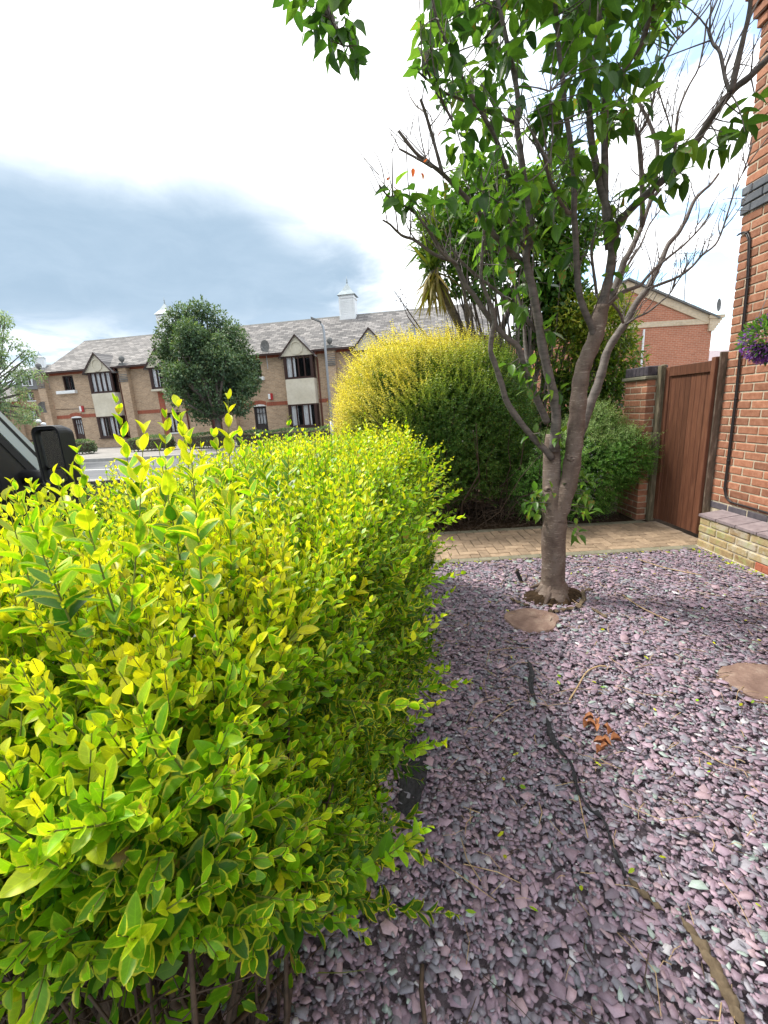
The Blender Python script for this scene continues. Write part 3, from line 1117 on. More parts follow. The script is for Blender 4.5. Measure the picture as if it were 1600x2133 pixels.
def cupola(parent, c, y, zb, w=.46, big=True):
    mb = MB()
    mb.box(c - w - .06, c + w + .06, y - w - .06, y + w + .06, zb - .5, zb + .12)
    mb.box(c - w, c + w, y - w, y + w, zb + .12, zb + 1.32)
    mb.bbox(c - w - .04, c + w + .04, y - w - .04, y + w + .04, zb + 1.12, zb + 1.24, .01)
    for sx in (-1, 1):
        mb.box(c + sx * w - .05, c + sx * w + .05, y - w - .02, y - w + .08, zb + .12, zb + 1.12)
    cu = mb.build('cupola', M['white_paint'], parent)
    mb = MB()
    for k in range(9):
        zz = zb + .2 + k * .095
        mb.add([(c - w + .1, y - w - .018, zz), (c + w - .1, y - w - .018, zz), (c + w - .1, y - w - .003, zz + .085), (c - w + .1, y - w - .003, zz + .085)], [(0, 1, 2, 3)])
    mb.build('louvre', M['white_paint'], cu)
    mb = MB()
    e = w + .12
    mb.add([(c - e, y - e, zb + 1.32), (c + e, y - e, zb + 1.32), (c + e, y + e, zb + 1.32), (c - e, y + e, zb + 1.32),
            (c - .3, y - .3, zb + 1.62), (c + .3, y - .3, zb + 1.62), (c + .3, y + .3, zb + 1.62), (c - .3, y + .3, zb + 1.62), (c, y, zb + 2.12)],
           [(3, 2, 1, 0), (0, 1, 5, 4), (1, 2, 6, 5), (2, 3, 7, 6), (3, 0, 4, 7), (4, 5, 8), (5, 6, 8), (6, 7, 8), (7, 4, 8)])
    mb.build('cupola_roof', M['lead'], cu)
    mb = MB().lathe([(.03, 2.05), (.06, 2.14), (.03, 2.2), (.05, 2.26), (.015, 2.34), (.005, 2.5)], (c, y, zb), 8)
    mb.build('finial', M['lead'], cu, smooth=True)


cupola(terr, 18.27, 3.6, 7.28)
cupola(terr, 5.45, 3.6, 7.28)


def dish(parent, x, y, z, r=.3, pole=None, yaw=.5, mat=None):
    mb = MB()
    n = 16
    vs = [(0, .06, 0)]
    for q, (rr, dd) in enumerate(((.5, .045), (1, 0))):
        for k in range(n):
            t_ = 2 * pi * k / n
            vs.append((rr * r * cos(t_), dd, rr * r * 1.08 * sin(t_)))
    fs = [(0, 1 + k, 1 + (k + 1) % n) for k in range(n)] + [(1 + k, 1 + n + k, 1 + n + (k + 1) % n, 1 + (k + 1) % n) for k in range(n)]
    rot = [(x + vx * cos(yaw) - vy * sin(yaw), y + vx * sin(yaw) + vy * cos(yaw), z + vz) for vx, vy, vz in vs]
    mb.add(rot, fs)
    mb.add([(p[0] + .012 * sin(yaw), p[1] + .012, p[2]) for p in rot], fs)
    d = mb.build('satellite_dish', mat or M['dark_stone'], parent)
    mb = MB()
    mb.tube([(x, y, z - r * .8), (x + .25 * sin(yaw), y - .28, z - .05)], .012, 5)
    mb.build('feed_arm', M['steel'], d)
    if pole:
        MB().tube([(x, y + .08, pole), (x, y + .08, z + .3)], .022, 6).build('pole', M['steel'], d)
    return d


dish(terr, 13.95, -.25, 5.45, .34, 4.2, -.3)
dish(terr, 22.6, -.3, 5.5, .28, 5.0, .4, M['steel'])
dish(terr, -1.7, -.45, 2.9, .33, None, 1.2)
for x, z in ((.6, 2.45), (13.75, 2.43)):
    mb = MB().bbox(x, x + .26, -.09, -.013, z, z + .38, .02)
    al = mb.build('alarm_box', M['alarm_red'], terr)
    MB().bbox(x - .02, x + .12, -.11, -.085, z + .04, z + .36, .01).build('cover', M['white_paint'], al)
MB().tube([(-1.3, -.02, 2.72), (1.9, -.02, 2.62)], .012, 5).build('cable', M['cable'], terr)

# ------------------------------------------------------------------ block at the far left, further down the road
fb = thing('brick_flats', 'distant brick block with dark mansard roof and white dormers beyond the terrace', 'building', (-50.4, 66, 0), None, radians(20))
holes = [(x, x + .85, z, z + 1.25) for x in (-.55, 1.25) for z in (.4, 3.0, 5.65)]
mb = MB()
wall_with_holes(mb, -1.6, 9, 0, 7.2, holes)
mb.box(-1.6, 9, .3, 8, 0, 7.2)
mb.build('wall', M['stock_far'], fb)
mb = MB().box(-6.5, -1.6, -.6, 7, 0, 5.6)
mb.build('wall', M['stock_far'], fb)
MB().box(-6.6, -1.5, -.63, 7.05, 5.2, 5.6).build('brick_band', M['soldier'], fb)
MB().box(-1.58, 9, -.03, .1, 4.55, 4.75).build('brick_band', M['soldier'], fb)
mb = MB()
mb.add([(-1.8, -.2, 7.2), (9.2, -.2, 7.2), (9.2, 8.2, 7.2), (-1.8, 8.2, 7.2), (-1.2, .9, 9.9), (8.6, .9, 9.9), (8.6, 7.2, 9.9), (-1.2, 7.2, 9.9), (1.5, 4, 11.1), (6, 4, 11.1)],
       [(0, 1, 5, 4), (1, 2, 6, 5), (2, 3, 7, 6), (3, 0, 4, 7), (4, 5, 9, 8), (6, 7, 8, 9), (5, 6, 9), (7, 4, 8)])
mb.build('roof', M['dark_stone'], fb)
mb = MB()
mb.add([(-6.7, -.8, 5.6), (-1.6, -.8, 5.6), (-1.6, 7, 5.6), (-6.7, 7, 5.6), (-6.7, 3, 8.2), (-1.6, 3, 8.2)], [(0, 1, 5, 4), (2, 3, 4, 5), (3, 0, 4), (1, 2, 5)])
mb.build('roof', M['roof'], fb)
for x in (-.55, 1.25):
    for z in (.4, 3.0, 5.65):
        window(fb, x, x + .85, z, z + 1.25, .08, 2, curtain=[(.1, .6)], sill=(.15, .15, .1, .12))
    mb = MB()
    mb.box(x - .2, x + 1.05, -.1, .9, 7.7, 7.82)
    mb.box(x - .2, x - .08, -.1, .9, 7.82, 9.2)
    mb.box(x + .93, x + 1.05, -.1, .9, 7.82, 9.2)
    mb.prism([(x - .25, 9.2), (x + 1.1, 9.2), (x + .42, 9.95)], 1, -.12, .9)
    dm = mb.build('dormer', M['white_paint'], fb)
    window(fb, x - .05, x + .9, 7.82, 9.2, -.06, 2, curtain=[(.2, .7)])
cupola(fb, 1.2, 3, 10.6, .55)
for k, (px_, yy) in enumerate(((80, 45.0), (91, 45.5))):
    p = at(px_, 878 if k == 0 else 884, yy)
    lt = thing('globe_lamp', 'white globe lamp on a thin post, ' + ('taller one nearer the far block' if k == 0 else 'lower one nearer the terrace'), 'street lamp', (p[0], p[1], 0), 'globe lamps beside the far block')
    MB().tube([(0, 0, 0), (0, 0, p[2] - .15)], .04, 6).build('post', M['dark_stone'], lt)
    MB().lathe([(.05, -.2), (.2, -.12), (.26, 0), (.2, .14), (.05, .2)], (0, 0, p[2]), 12).build('globe', M['white_paint'], lt, smooth=True)

# ------------------------------------------------------------------ red gable house beyond the gate
gh = thing('gable_house', 'red brick gable end with pale brick verge and band beyond the brown gate', 'house', (10.9, 20, 0))
AX = 0.0
HWD = 3.87
EZ, RZ = 4.55, 6.2
mb = MB().prism([(-HWD, 0), (HWD, 0), (HWD, EZ), (AX, RZ), (-HWD, EZ)], 1, 0, 9)
mb.build('wall', M['red_wall'], gh)
mb = MB().box(-HWD + .01, HWD + .03, -.05, -.002, 4.28, 4.5)
for sg in (-1, 1):
    x0, x1 = sg * (HWD + .02), 0
    mb.add([(x0, -.06, EZ - .36), (x1, -.06, RZ - .36), (x1, -.06, RZ - .02), (x0, -.06, EZ - .02), (x0, -.002, EZ - .36), (x1, -.002, RZ - .36), (x1, -.002, RZ - .02), (x0, -.002, EZ - .02)],
           [(0, 1, 2, 3), (0, 4, 5, 1), (3, 2, 6, 7), (0, 3, 7, 4)])
mb.build('buff_band', M['buff'], gh)
mb = MB()
for sg in (-1, 1):
    x0 = sg * (HWD + .2)
    mb.add([(x0, -.16, EZ - .10), (0, -.16, RZ), (0, 9.1, RZ), (x0, 9.1, EZ - .10), (x0, -.16, EZ - .02), (0, -.16, RZ + .08), (0, 9.1, RZ + .08), (x0, 9.1, EZ - .02)],
           [(0, 1, 2, 3), (4, 5, 6, 7), (0, 1, 5, 4), (0, 4, 7, 3)])
mb.build('roof', M['dark_stone'], gh)
mb = MB()
for k in range(5):
    mb.box(HWD - .2, HWD + .05 + .07 * k, -.1, .6, 3.98 + .1 * k, 4.08 + .1 * k)
mb.bbox(HWD - .25, HWD + .42, -.14, .7, 4.48, 4.62, .01)
mb.build('kneeler', M['buff'], gh)
MB().tube([(.84, -.08, 0), (.84, -.08, 4.2)], .045, 8).build('downpipe', M['white_paint'], gh)
dish(gh, 3.87, -.25, 4.98, .24, None, .6)
mb = MB()
mb.tube([(2.82, .4, 4.6), (2.72, .4, 7.22)], .022, 6)
mb.tube([(2.22, .4, 7.24), (3.47, .4, 7.2)], .012, 5)
for k in range(7):
    x = 2.32 + k * .18
    mb.tube([(x, .25, 7.23), (x, .55, 7.23)], .008, 4)
mb.tube([(2.52, .4, 7.12), (2.67, .4, 7.02), (2.87, .4, 7.12)], .012, 5)
mb.tube([(2.25, .4, 7.1), (2.22, .4, 7.38)], .02, 5)
mb.build('aerial', M['steel'], gh)

gr = thing('grey_roof_house', 'low house with plain grey-brown roof showing between the gable end and the near brick house', 'house', (29, 38, 0))
MB().box(-5, 6, 0, 7, 0, 3.0).build('wall', M['red_wall'], gr)
mb = MB().add([(-5.3, -.4, 2.9), (6.3, -.4, 2.9), (6.3, 3.5, 4.95), (-5.3, 3.5, 4.95), (6.3, 7.4, 2.9), (-5.3, 7.4, 2.9)], [(0, 1, 2, 3), (3, 2, 4, 5), (0, 3, 5), (1, 4, 2)])
mb.build('roof', M['coping'], gr)

# ------------------------------------------------------------------ street lamp
sl = thing('street_lamp', 'tall grey street lamp with flat lantern in front of the terrace', 'street lamp', (-2.13, 20, 0))
mb = MB().tube([(0, 0, -.05), (0, 0, 1.1)], .085, 10)
mb.tube([(0, 0, 1.1), (0, 0, 4.9), (-.03, 0, 5.12), (-.12, 0, 5.24)], [.06, .05, .045, .04], 10)
mb.build('post', M['steel'], sl, smooth=True)
mb = MB().add([(-.08, -.07, 5.24), (-.08, .07, 5.24), (-.5, .12, 5.43), (-.5, -.12, 5.43), (-.08, -.05, 5.32), (-.08, .05, 5.32), (-.5, .09, 5.51), (-.5, -.09, 5.51)],
              [(0, 1, 2, 3), (4, 7, 6, 5), (0, 4, 5, 1), (1, 5, 6, 2), (2, 6, 7, 3), (3, 7, 4, 0)])
mb.build('lantern', M['dark_stone'], sl)

# ------------------------------------------------------------------ brick house on the right
HX, HY = 3.315, 4.25


def lean(z):
    return -.012 * max(0.0, z - 1.8) * 1.6


house = thing('brick_house', 'orange-red brick house corner with a blue-grey brick band at the right edge', 'house', (HX, HY, 0))
ox = -np.array([HX, HY, 0])
mb = MB()
mb.add([(HX + .006, -3, 0), (HX + .006, HY - .008, 0), (HX + .006 + lean(5.4), HY - .008, 5.4), (HX + .006 + lean(5.4), -3, 5.4),
        (HX + 5, -3, 0), (HX + 5, HY - .008, 0), (HX + 5, HY - .008, 5.4), (HX + 5, -3, 5.4),
        (HX + .006, -3, 1.8), (HX + .006, HY - .008, 1.8)],
       [(0, 1, 9, 8), (8, 9, 2, 3), (1, 5, 6, 2, 9), (0, 4, 5, 1), (2, 6, 7, 3), (4, 7, 6, 5), (0, 8, 3, 7, 4)])
hwall = mb.build('wall', M['mortar'], house, world=True)
BW, BH, BP = .215, .065, .225
brick_me = {}


def brick_mesh(w, h, d, key, mat, b=.006):
    """a brick lying along y, face towards -x, origin at its face centre"""
    k = (round(w, 3), round(h, 3), key)
    if k not in brick_me:
        r = random.Random(hash(k) % 1000)
        v = []
        mb_ = MB().bbox(0, d, -w / 2, w / 2, -h / 2, h / 2, b)
        brick_me[k] = mb_.mesh('brick', mat)
    return brick_me[k]


def place(me, loc, parent, rz=0.0, name='brick', tilt=(0, 0)):
    o = bpy.data.objects.new(name, me)
    o.location = tuple(loc)
    o.rotation_euler = (tilt[0], tilt[1], rz)
    return link(o, parent, True)


rest, rest_blue = MB(), MB()
rb = random.Random(3)
nparts = 0
z = .41
row = 0
courses = []
while z < 5.3:
    key = 'red_brick'
    out = 0.0
    if row == 0:
        pass
    if 34 <= row < 37:
        key, out = 'blue_brick', .014
    if row >= 52:
        out = .022 * min(row - 51, 6)
    courses.append((z, key, out, row))
    z += .075
    row += 1
courses.insert(0, (.335, 'plinth_blue', -.001, -1))
for z, key, out, row in courses:
    zc = z + BH / 2 + .005
    y1 = HY + (out if row >= 0 else 0)
    first = True
    while y1 > -2.9:
        w = BW if not first else (BW if row % 2 else BW / 2 - .005)
        first = False
        yc = y1 - w / 2
        x = HX - out + lean(zc) + rb.uniform(-.0015, .0015)
        px_, py_, dd = pix((x, yc, zc))
        inview = dd > .3 and -20 < px_ < 1690 and -60 < py_ < 2180 and y1 > 3.0
        if inview and nparts < 299:
            place(brick_mesh(w, BH, .10, key, M[key]), (x, yc + rb.uniform(-.0015, .0015), zc + rb.uniform(-.0012, .0012)), house, tilt=(rb.uniform(-.009, .009), 0))
            nparts += 1
        elif key == 'red_brick' and y1 > .5 or key != 'red_brick' and y1 > -.5:
            (rest if key == 'red_brick' else rest_blue).bbox(x, x + .1, yc - w / 2, yc + w / 2, zc - BH / 2, zc + BH / 2, .006)
        y1 -= w + .010
o = rest.build('brickwork', M['red_brick'], house, world=True, kind='stuff')
rest_blue.build('blue_brickwork', M['blue_brick'], house, world=True, kind='stuff')
mb = MB()
pts_px = [(1543, 488), (1553, 483), (1562, 484), (1567, 497), (1562, 580), (1548, 700), (1534, 830), (1518, 960), (1511, 1018), (1514, 1036), (1524, 1046), (1560, 1056), (1600, 1068), (1640, 1080)]
pts = []
for q in pts_px:
    d = ray(*q)
    p = CAM + d * ((HX - .012) / d[0])
    pts.append((HX - .012 + lean(p[2]), p[1], p[2]))
pts.append((HX - .012, 2.0, .36))
mb.tube(pts, .0075, 6)
mb.tube([(p[0], p[1] + .016, p[2] - .004) for p in pts], .006, 6)
cb = mb.build('cable', M['cable'], house, world=True, smooth=True)
mb = MB()
for i in (2, 4, 5, 6, 7, 8, 10, 11):
    p = pts[i]
    mb.bbox(p[0] - .008, p[0] + .01, p[1] - .012, p[1] + .022, p[2] - .006, p[2] + .006, .003)
mb.build('clips', M['cable'], cb, world=True)

# low plinth wall of yellow brick with a sloping blue-brick coping
PX = 3.075
pw = thing('low_plinth_wall', 'low mossy yellow brick wall with sloping purple-grey coping against the red house', 'wall', (PX, 4.05, 0))
mb = MB().box(PX + .008, HX + .0, -2, 4.045, -.05, .305)
mb.box(PX - .01, PX + .008, -2, 4.06, -.05, .012)
mb.build('core', M['mortar'], pw, world=True)
rest = MB()
for r in range(4):
    zc = .008 + r * .0745 + BH / 2
    y1 = 4.05
    first = True
    while y1 > -1.8:
        w = BW if not first else (BW * .62 if r % 2 else BW)
        first = False
        yc = y1 - w / 2
        vent = r == 0 and 3.13 < yc < 3.40
        vis = yc > 2.9
        if not vent:
            x = PX + rb.uniform(-.003, .003)
            if vis:
                place(brick_mesh(w, BH, .2, 'mossy', M['mossy'], .008), (x, yc, zc), pw)
            else:
                rest.bbox(x, x + .1, yc - w / 2, yc + w / 2, zc - BH / 2, zc + BH / 2, .008)
        y1 -= w + .011
rest.build('brickwork', M['mossy'], pw, world=True, kind='stuff')
mb = MB().bbox(PX - .002, PX + .08, 3.16, 3.375, .012, .078, .004)
ab = mb.build('air_brick', M['terracotta'], pw, world=True)
mb = MB()
for k in range(3):
    mb.box(PX - .0045, PX - .001, 3.18 + k * .062, 3.232 + k * .062, .022, .068)
mb.build('louvre', M['terracotta'], ab, world=True)
me = MB().prism([(-.008, 0), (.235, 0), (.235, .045), (.22, .05), (-.008, .022)], 1, -.106, .106).mesh('coping_brick', M['coping'])
me.polygons.foreach_set('use_smooth', [False] * len(me.polygons))
for k in range(26):
    place(me, (PX - .004, 3.945 - k * .222, .308 + rb.uniform(-.001, .001)), pw, name='coping_brick')

# hanging basket
hb = thing('hanging_basket', 'hanging basket of purple and green flowers on the brick house wall', 'hanging basket', (3.125, 3.6, 1.87))

mb = MB().lathe([(.03, -.12), (.07, -.10), (.10, -.05), (.11, 0)], (0, 0, -.04), 16)
mb.build('bowl', M['black_plastic'], hb)
mb = MB()
for k in range(3):
    a = 2 * pi * k / 3
    mb.tube([(.15 * cos(a), .15 * sin(a), -.04), (.02 * cos(a), .02 * sin(a), .42)], .003, 4)
mb.build('chain', M['steel'], hb)
mb = MB().tube([(.19, 0, .20), (.18, 0, .46), (.1, 0, .5), (0, 0, .46), (0, 0, .42)], .008, 6)
mb.build('bracket', M['black_plastic'], hb, smooth=True)
n = 800
d = unit(RNG.normal(size=(n, 3)) * (1, 1, .9) + (0, 0, .4))
rad = RNG.uniform(.10, .185, n)
base = d * rad[:, None] * (1, 1, .9)
tint = RNG.random((n, 3)) * (.7, 1, .3)
hm = leaves_mesh('greenery', M['box'], base, d + RNG.normal(0, .5, (n, 3)), RNG.normal(size=(n, 3)), RNG.uniform(.03, .06, n), RNG.uniform(.012, .022, n), T_PRIVET_FAR, tint)
link(bpy.data.objects.new('greenery', hm), hb, kind='stuff')
n = 850
d = unit(RNG.normal(size=(n, 3)) + (-.1, -.1, -.7))
base = d * RNG.uniform(.13, .185, n)[:, None]
hm = leaves_mesh('flowers', M['purple'], base, d + RNG.normal(0, .35, (n, 3)), RNG.normal(size=(n, 3)), RNG.uniform(.018, .036, n), RNG.uniform(.010, .018, n), T_PRIVET_FAR, RNG.random((n, 3)))
link(bpy.data.objects.new('flowers', hm), hb, kind='stuff')

# ------------------------------------------------------------------ gate, posts and brick pier
gate = thing('wooden_gate', 'reddish brown boarded wooden side gate at the end of the paved path', 'gate', (3.22, 4.65, 0))
GX0, GX1 = 3.225, 3.265
NP = 9
gy0, gy1 = 4.305, 4.985
pwid = (gy1 - gy0) / NP
for k in range(NP):
    a = gy0 + k * pwid
    me = MB().bbox(0, .024, .0012, pwid - .0012, .045, 1.735, .0035).mesh('plank', M['plank'])
    o = bpy.data.objects.new('plank', me)
    o.location = (GX0 + .016 + random.uniform(-.0012, .0012), a, 0)
    link(o, gate, True)
MB().bbox(GX0 - .004, GX0 + .018, gy0 + .02, gy1 - .06, 1.665, 1.77, .004).build('top_rail', M['plank'], gate, True)
MB().bbox(GX0 - .002, GX0 + .05, gy1 - .055, gy1 + .012, .04, 1.765, .004).build('stile', M['plank'], gate, True)
MB().bbox(GX0 - .002, GX0 + .05, gy0 - .03, gy0 + .022, .05, 1.80, .004).build('stile', M['plank'], gate, True)
for zc in (.2, .9, 1.6):
    MB().bbox(GX0 + .041, GX0 + .07, gy0 + .01, gy1 - .01, zc - .05, zc + .05, .004).build('ledge', M['plank'], gate, True)
gp = thing('gate_post', 'weathered grey-brown wooden post between the gate and the house corner', 'post', (3.29, 4.262, 0))
MB().bbox(-.035, .05, -.007, .011, 0, 1.84, .008).build('post', M['weathered_post'], gp)
gp2 = thing('gate_post', 'greenish wooden hinge post between the gate and the brick pier', 'post', (3.2, 5.03, 0))
MB().bbox(-.034, -.003, -.045, .025, 0, 1.79, .006).build('post', M['old_post'], gp2)
MB().bbox(.001, .034, -.035, .03, 0, 1.80, .006).build('jamb', M['old_post'], gp2)
# pier
pier = thing('brick_pier', 'square red brick gate pier with dark brick-on-edge cap behind the clipped shrub', 'pier', (3.18, 5.28, 0))
PX0, PX1, PY0, PY1 = 3.065, 3.29, 5.065, 5.51
MB().box(PX0 + .006, PX1 - .006, PY0 + .006, PY1 - .006, 0, 1.65).build('core', M['mortar'], pier, True)
for r in range(22):
    zc = .005 + r * .075 + BH / 2
    ws = (.215, .215) if r % 2 else (.1025, .215, .1025)
    y = PY0
    for w in ws:
        place(brick_mesh(w, BH, .10, 'pier', M['red_brick']), (PX0 + random.uniform(-.002, .002), y + w / 2, zc), pier)
        y += w + .010
    w = .215
    if r % 2 == 0:
        place(brick_mesh(w, BH, .10, 'pier', M['red_brick']), (PX0 + .104 + w / 2 - .1, PY0 + .0012, zc), pier, rz=pi / 2)
    else:
        place(brick_mesh(.1, BH, .10, 'pier', M['red_brick']), (PX0 + .163, PY0 + .0012, zc), pier, rz=pi / 2)
MB().bbox(PX0 - .03, PX1 + .02, PY0 - .02, PY1 + .03, 1.652, 1.69, .006).build('tile_course', M['edging'], pier, True)
me = MB().bbox(-.006, .23, -.034, .034, 0, .105, .008).mesh('cap_brick', M['cap_brick'])
for k in range(6):
    place(me, (PX0, PY0 + .034 + k * .0755, 1.692), pier, name='cap_brick')

# ------------------------------------------------------------------ paved path
path = bpy.data.objects.new('garden_path', MB().box(-1.3, 3.24, 3.99, 4.99, -.06, -.006).mesh('garden_path', M['joint_sand']))
link(path, None, kind='structure')
rp = random.Random(11)
pav = MB().bbox(-.0968, .0968, -.0468, .0468, -.03, .0, .005).mesh('paver', M['paver'])
npv = 0
pav_half = MB().bbox(-.0468, .0468, -.0468, .0468, -.03, .0, .005).mesh('paver', M['paver'])
g = .1
X0, Y0 = -.55, 4.075
for i in range(-12, 60):
    for j in range(-12, 24):
        # 90 degree herringbone on a 100 mm grid
        m4 = (i - j) % 4
        if m4 == 0:
            cx, cy, rz = X0 + (i + 1) * g, Y0 + (j + .5) * g, 0
            ext = (.1, .05)
        elif m4 == 3:
            cx, cy, rz = X0 + (i + .5) * g, Y0 + (j + 1) * g, pi / 2
            ext = (.05, .1)
        else:
            continue
        cells = [(cx - .05, cy), (cx + .05, cy)] if rz == 0 else [(cx, cy - .05), (cx, cy + .05)]
        ok_ = [-.30 < a < 3.215 and Y0 - .02 < b < Y0 + .885 for a, b in cells]
        if not any(ok_):
            continue
        if not all(ok_):
            cx, cy = cells[0] if ok_[0] else cells[1]
        me_ = pav if all(ok_) else pav_half
        o = bpy.data.objects.new('paver', me_)
        o.location = (cx, cy, .006 + rp.uniform(-.003, .003))
        o.rotation_euler = (rp.uniform(-.012, .012), rp.uniform(-.012, .012), rz + rp.uniform(-.01, .01))
        link(o, path)
        npv += 1
ed = MB().bbox(-.098, .098, -.046, .046, -.06, .012, .005).mesh('edging_block', M['edging'])
for k in range(22):
    for yy in (4.015, 4.985):
        x = -1.0 + k * .201
        if yy > 4.5 and x > 3.1:
            continue
        o = bpy.data.objects.new('edging_block', ed)
        o.location = (x, yy, rp.uniform(-.002, .002))
        o.rotation_euler = (0, 0, rp.uniform(-.006, .006))
        link(o, path)
# planted border behind the path
mb = MB()
nx, ny = 24, 8
for j in range(ny + 1):
    for i in range(nx + 1):
        x, y = -1.2 + 4.6 * i / nx, 5.03 + 4 * j / ny
        mb.v.append((x, y, -.01 + .035 * min(1, j / 2) + .02 * random.random() * (j > 0)))
for j in range(ny):
    for i in range(nx):
        a = j * (nx + 1) + i
        mb.f.append((a, a + 1, a + nx + 2, a + nx + 1))
        mb.m.append(0)
mb.build('planting_bed', M['soil'], kind='structure', smooth=True)

# ------------------------------------------------------------------ slate chippings
slate_ground = bpy.data.objects.new('slate_ground', None)
COL.objects.link(slate_ground)
bed = MB()
nx, ny = 40, 50
for j in range(ny + 1):
    for i in range(nx + 1):
        bed.v.append((-.9 + 4.0 * i / nx, -1.2 + 5.16 * j / ny, -.045 + .012 * random.random()))
for j in range(ny):
    for i in range(nx):
        a = j * (nx + 1) + i
        bed.f.append((a, a + 1, a + nx + 2, a + nx + 1))
        bed.m.append(0)
bpy.data.objects.remove(slate_ground)
slate_ground = bed.build('slate_ground', M['slate_bed'], kind='structure')

STONES = [((.985, 2.75), .185, .175), ((1.93, 1.955), .205, .17)]
TREE = np.array([1.285, 3.14, 0.0])


def slate_cloud(N, rng):
    # more of them where they show
    x = rng.uniform(-.62, 3.07, N)
    y = rng.uniform(.15, 3.965, N)
    return x, y


N = 100000
rng = np.random.default_rng(21)
x, y = slate_cloud(N, rng)
pxx, pyy, dd = pix(np.stack([x, y, np.zeros(N)], 1))
keep = (pxx > 400) & (pxx < 1900) & (pyy > 700) & (pyy < 2330) & (dd > .2)
for (cx, cy), rx, ry in STONES:
    keep &= ((x - cx) / (rx * .90)) ** 2 + ((y - cy) / (ry * .90)) ** 2 > 1
rt_ = np.hypot((x - TREE[0]) / 1.15, (y - TREE[1] + .02))
keep &= x > -.56 + .135 * (y - .4)
keep &= rt_ > .135 + .05 * rng.random(N)
x, y = x[keep], y[keep]
N = len(x)
L = np.clip(rng.lognormal(math.log(.0225), .50, N), .009, .064) * (1 + .28 * np.clip((y - 1.8) / 1.2, 0, 1))
Wd = L * rng.uniform(.45, .82, N)
T = rng.uniform(.002, .0056, N)
yaw = rng.uniform(0, 2 * pi, N)
nrm = unit(np.stack([rng.normal(0, .13, N), rng.normal(0, .13, N), np.ones(N)], 1))
zc = rng.uniform(-.024, .012, N)
base_c = np.array([(.172, .128, .160), (.205, .152, .185), (.140, .118, .145), (.150, .150, .175), (.185, .185, .205), (.190, .240, .215), (.120, .115, .135), (.33, .33, .34), (.225, .165, .185), (.27, .20, .22)])
ci = rng.choice(len(base_c), N, p=[.25, .2, .14, .12, .06, .035, .08, .015, .07, .03])
tint = base_c[ci] * rng.uniform(1.05, 1.72, (N, 1)) * np.array([1.01, .98, 1.0])
K = 5
ang = (np.arange(K)[None, :] + rng.uniform(-.36, .36, (N, K))) * 2 * pi / K
rr = rng.uniform(.66, 1.2, (N, K))
ex, ey = rr * np.cos(ang), rr * np.sin(ang)
ta = unit(np.cross(nrm, np.stack([np.cos(yaw), np.sin(yaw), np.zeros(N)], 1)))
tb = np.cross(nrm, ta)
Cn = np.stack([x, y, zc], 1)


def ring(scale, dz):
    return Cn[:, None, :] + ta[:, None, :] * (ex * scale * L[:, None] * .5)[..., None] + tb[:, None, :] * (ey * scale * Wd[:, None] * .5)[..., None] + nrm[:, None, :] * (dz * T[:, None])[..., None]


top = ring(.94, .5 + rng.uniform(-.12, .12, (N, K)))
bot = ring(1.0, np.full((N, K), -.1))
V = np.concatenate([top, bot], 1)                   # N, 2K, 3
fl = list(range(K))
sz = [K]
for k in range(K):
    k2 = (k + 1) % K
    fl += [K + k, K + k2, k2, k]
    sz.append(4)
fl = np.array(fl)
sz = np.array(sz)
# the 300 that show largest are pieces of their own
pxx, pyy, dd = pix(Cn)
score = L * Wd / dd ** 2 * np.where((pxx > 10) & (pxx < 1590) & (pyy < 2125) & (pyy > 0), 1, 0) * np.where(zc > -.008, 1, .15) * np.where(x > .12 + .11 * (y - .3), 1, 0)
big = np.argsort(-score)[:300]
isb = np.zeros(N, bool)
isb[big] = True
sm = np.where(~isb)[0]
loops = (np.arange(len(sm))[:, None] * 2 * K + fl[None, :]).ravel()
me = np_mesh('slate_chippings', V[sm].reshape(-1, 3), loops, np.tile(sz, len(sm)), M['slate'], None, np.repeat(tint[sm], 2 * K, 0))
link(bpy.data.objects.new('slate_chippings', me), slate_ground, kind='stuff')
for i in big:
    me = np_mesh('slate', V[i] - Cn[i], fl, sz, M['slate'], None, np.repeat(tint[i][None], 2 * K, 0))
    o = bpy.data.objects.new('slate', me)
    o.location = Cn[i]
    link(o, slate_ground)

# two stepping stones
for (cx, cy), rx, ry, lab in ((STONES[0][0], .185, .17, 'flat round reddish stepping stone in the slate just in front of the cherry trunk'),
                              (STONES[1][0], .205, .165, 'flat reddish stepping stone in the slate cut by the right edge of the view')):
    st = thing('stepping_stone', lab, 'stone', (cx, cy, 0), 'stepping stones in the slate')
    n = 26
    r_ = [1 + .05 * sin(3 * 2 * pi * k / n + cx * 7) + .04 * sin(5 * 2 * pi * k / n + 1) + random.uniform(-.03, .03) for k in range(n)]
    mb = MB()
    prof = [(1.0, -.03), (1.0, .008), (.965, .017), (.7, .020), (.35, .021)]
    for s_, z_ in prof:
        for k in range(n):
            a = 2 * pi * k / n
            mb.v.append((rx * s_ * r_[k] * cos(a), ry * s_ * r_[k] * sin(a), z_ + .0015 * random.uniform(-1, 1)))
    for i in range(len(prof) - 1):
        for k in range(n):
            k2 = (k + 1) % n
            mb.f.append((i * n + k, i * n + k2, (i + 1) * n + k2, (i + 1) * n + k))
            mb.m.append(0)
    mb.f.append(tuple((len(prof) - 1) * n + k for k in range(n)))
    mb.m.append(0)
    mb.build('slab', M['flagstone'], st)

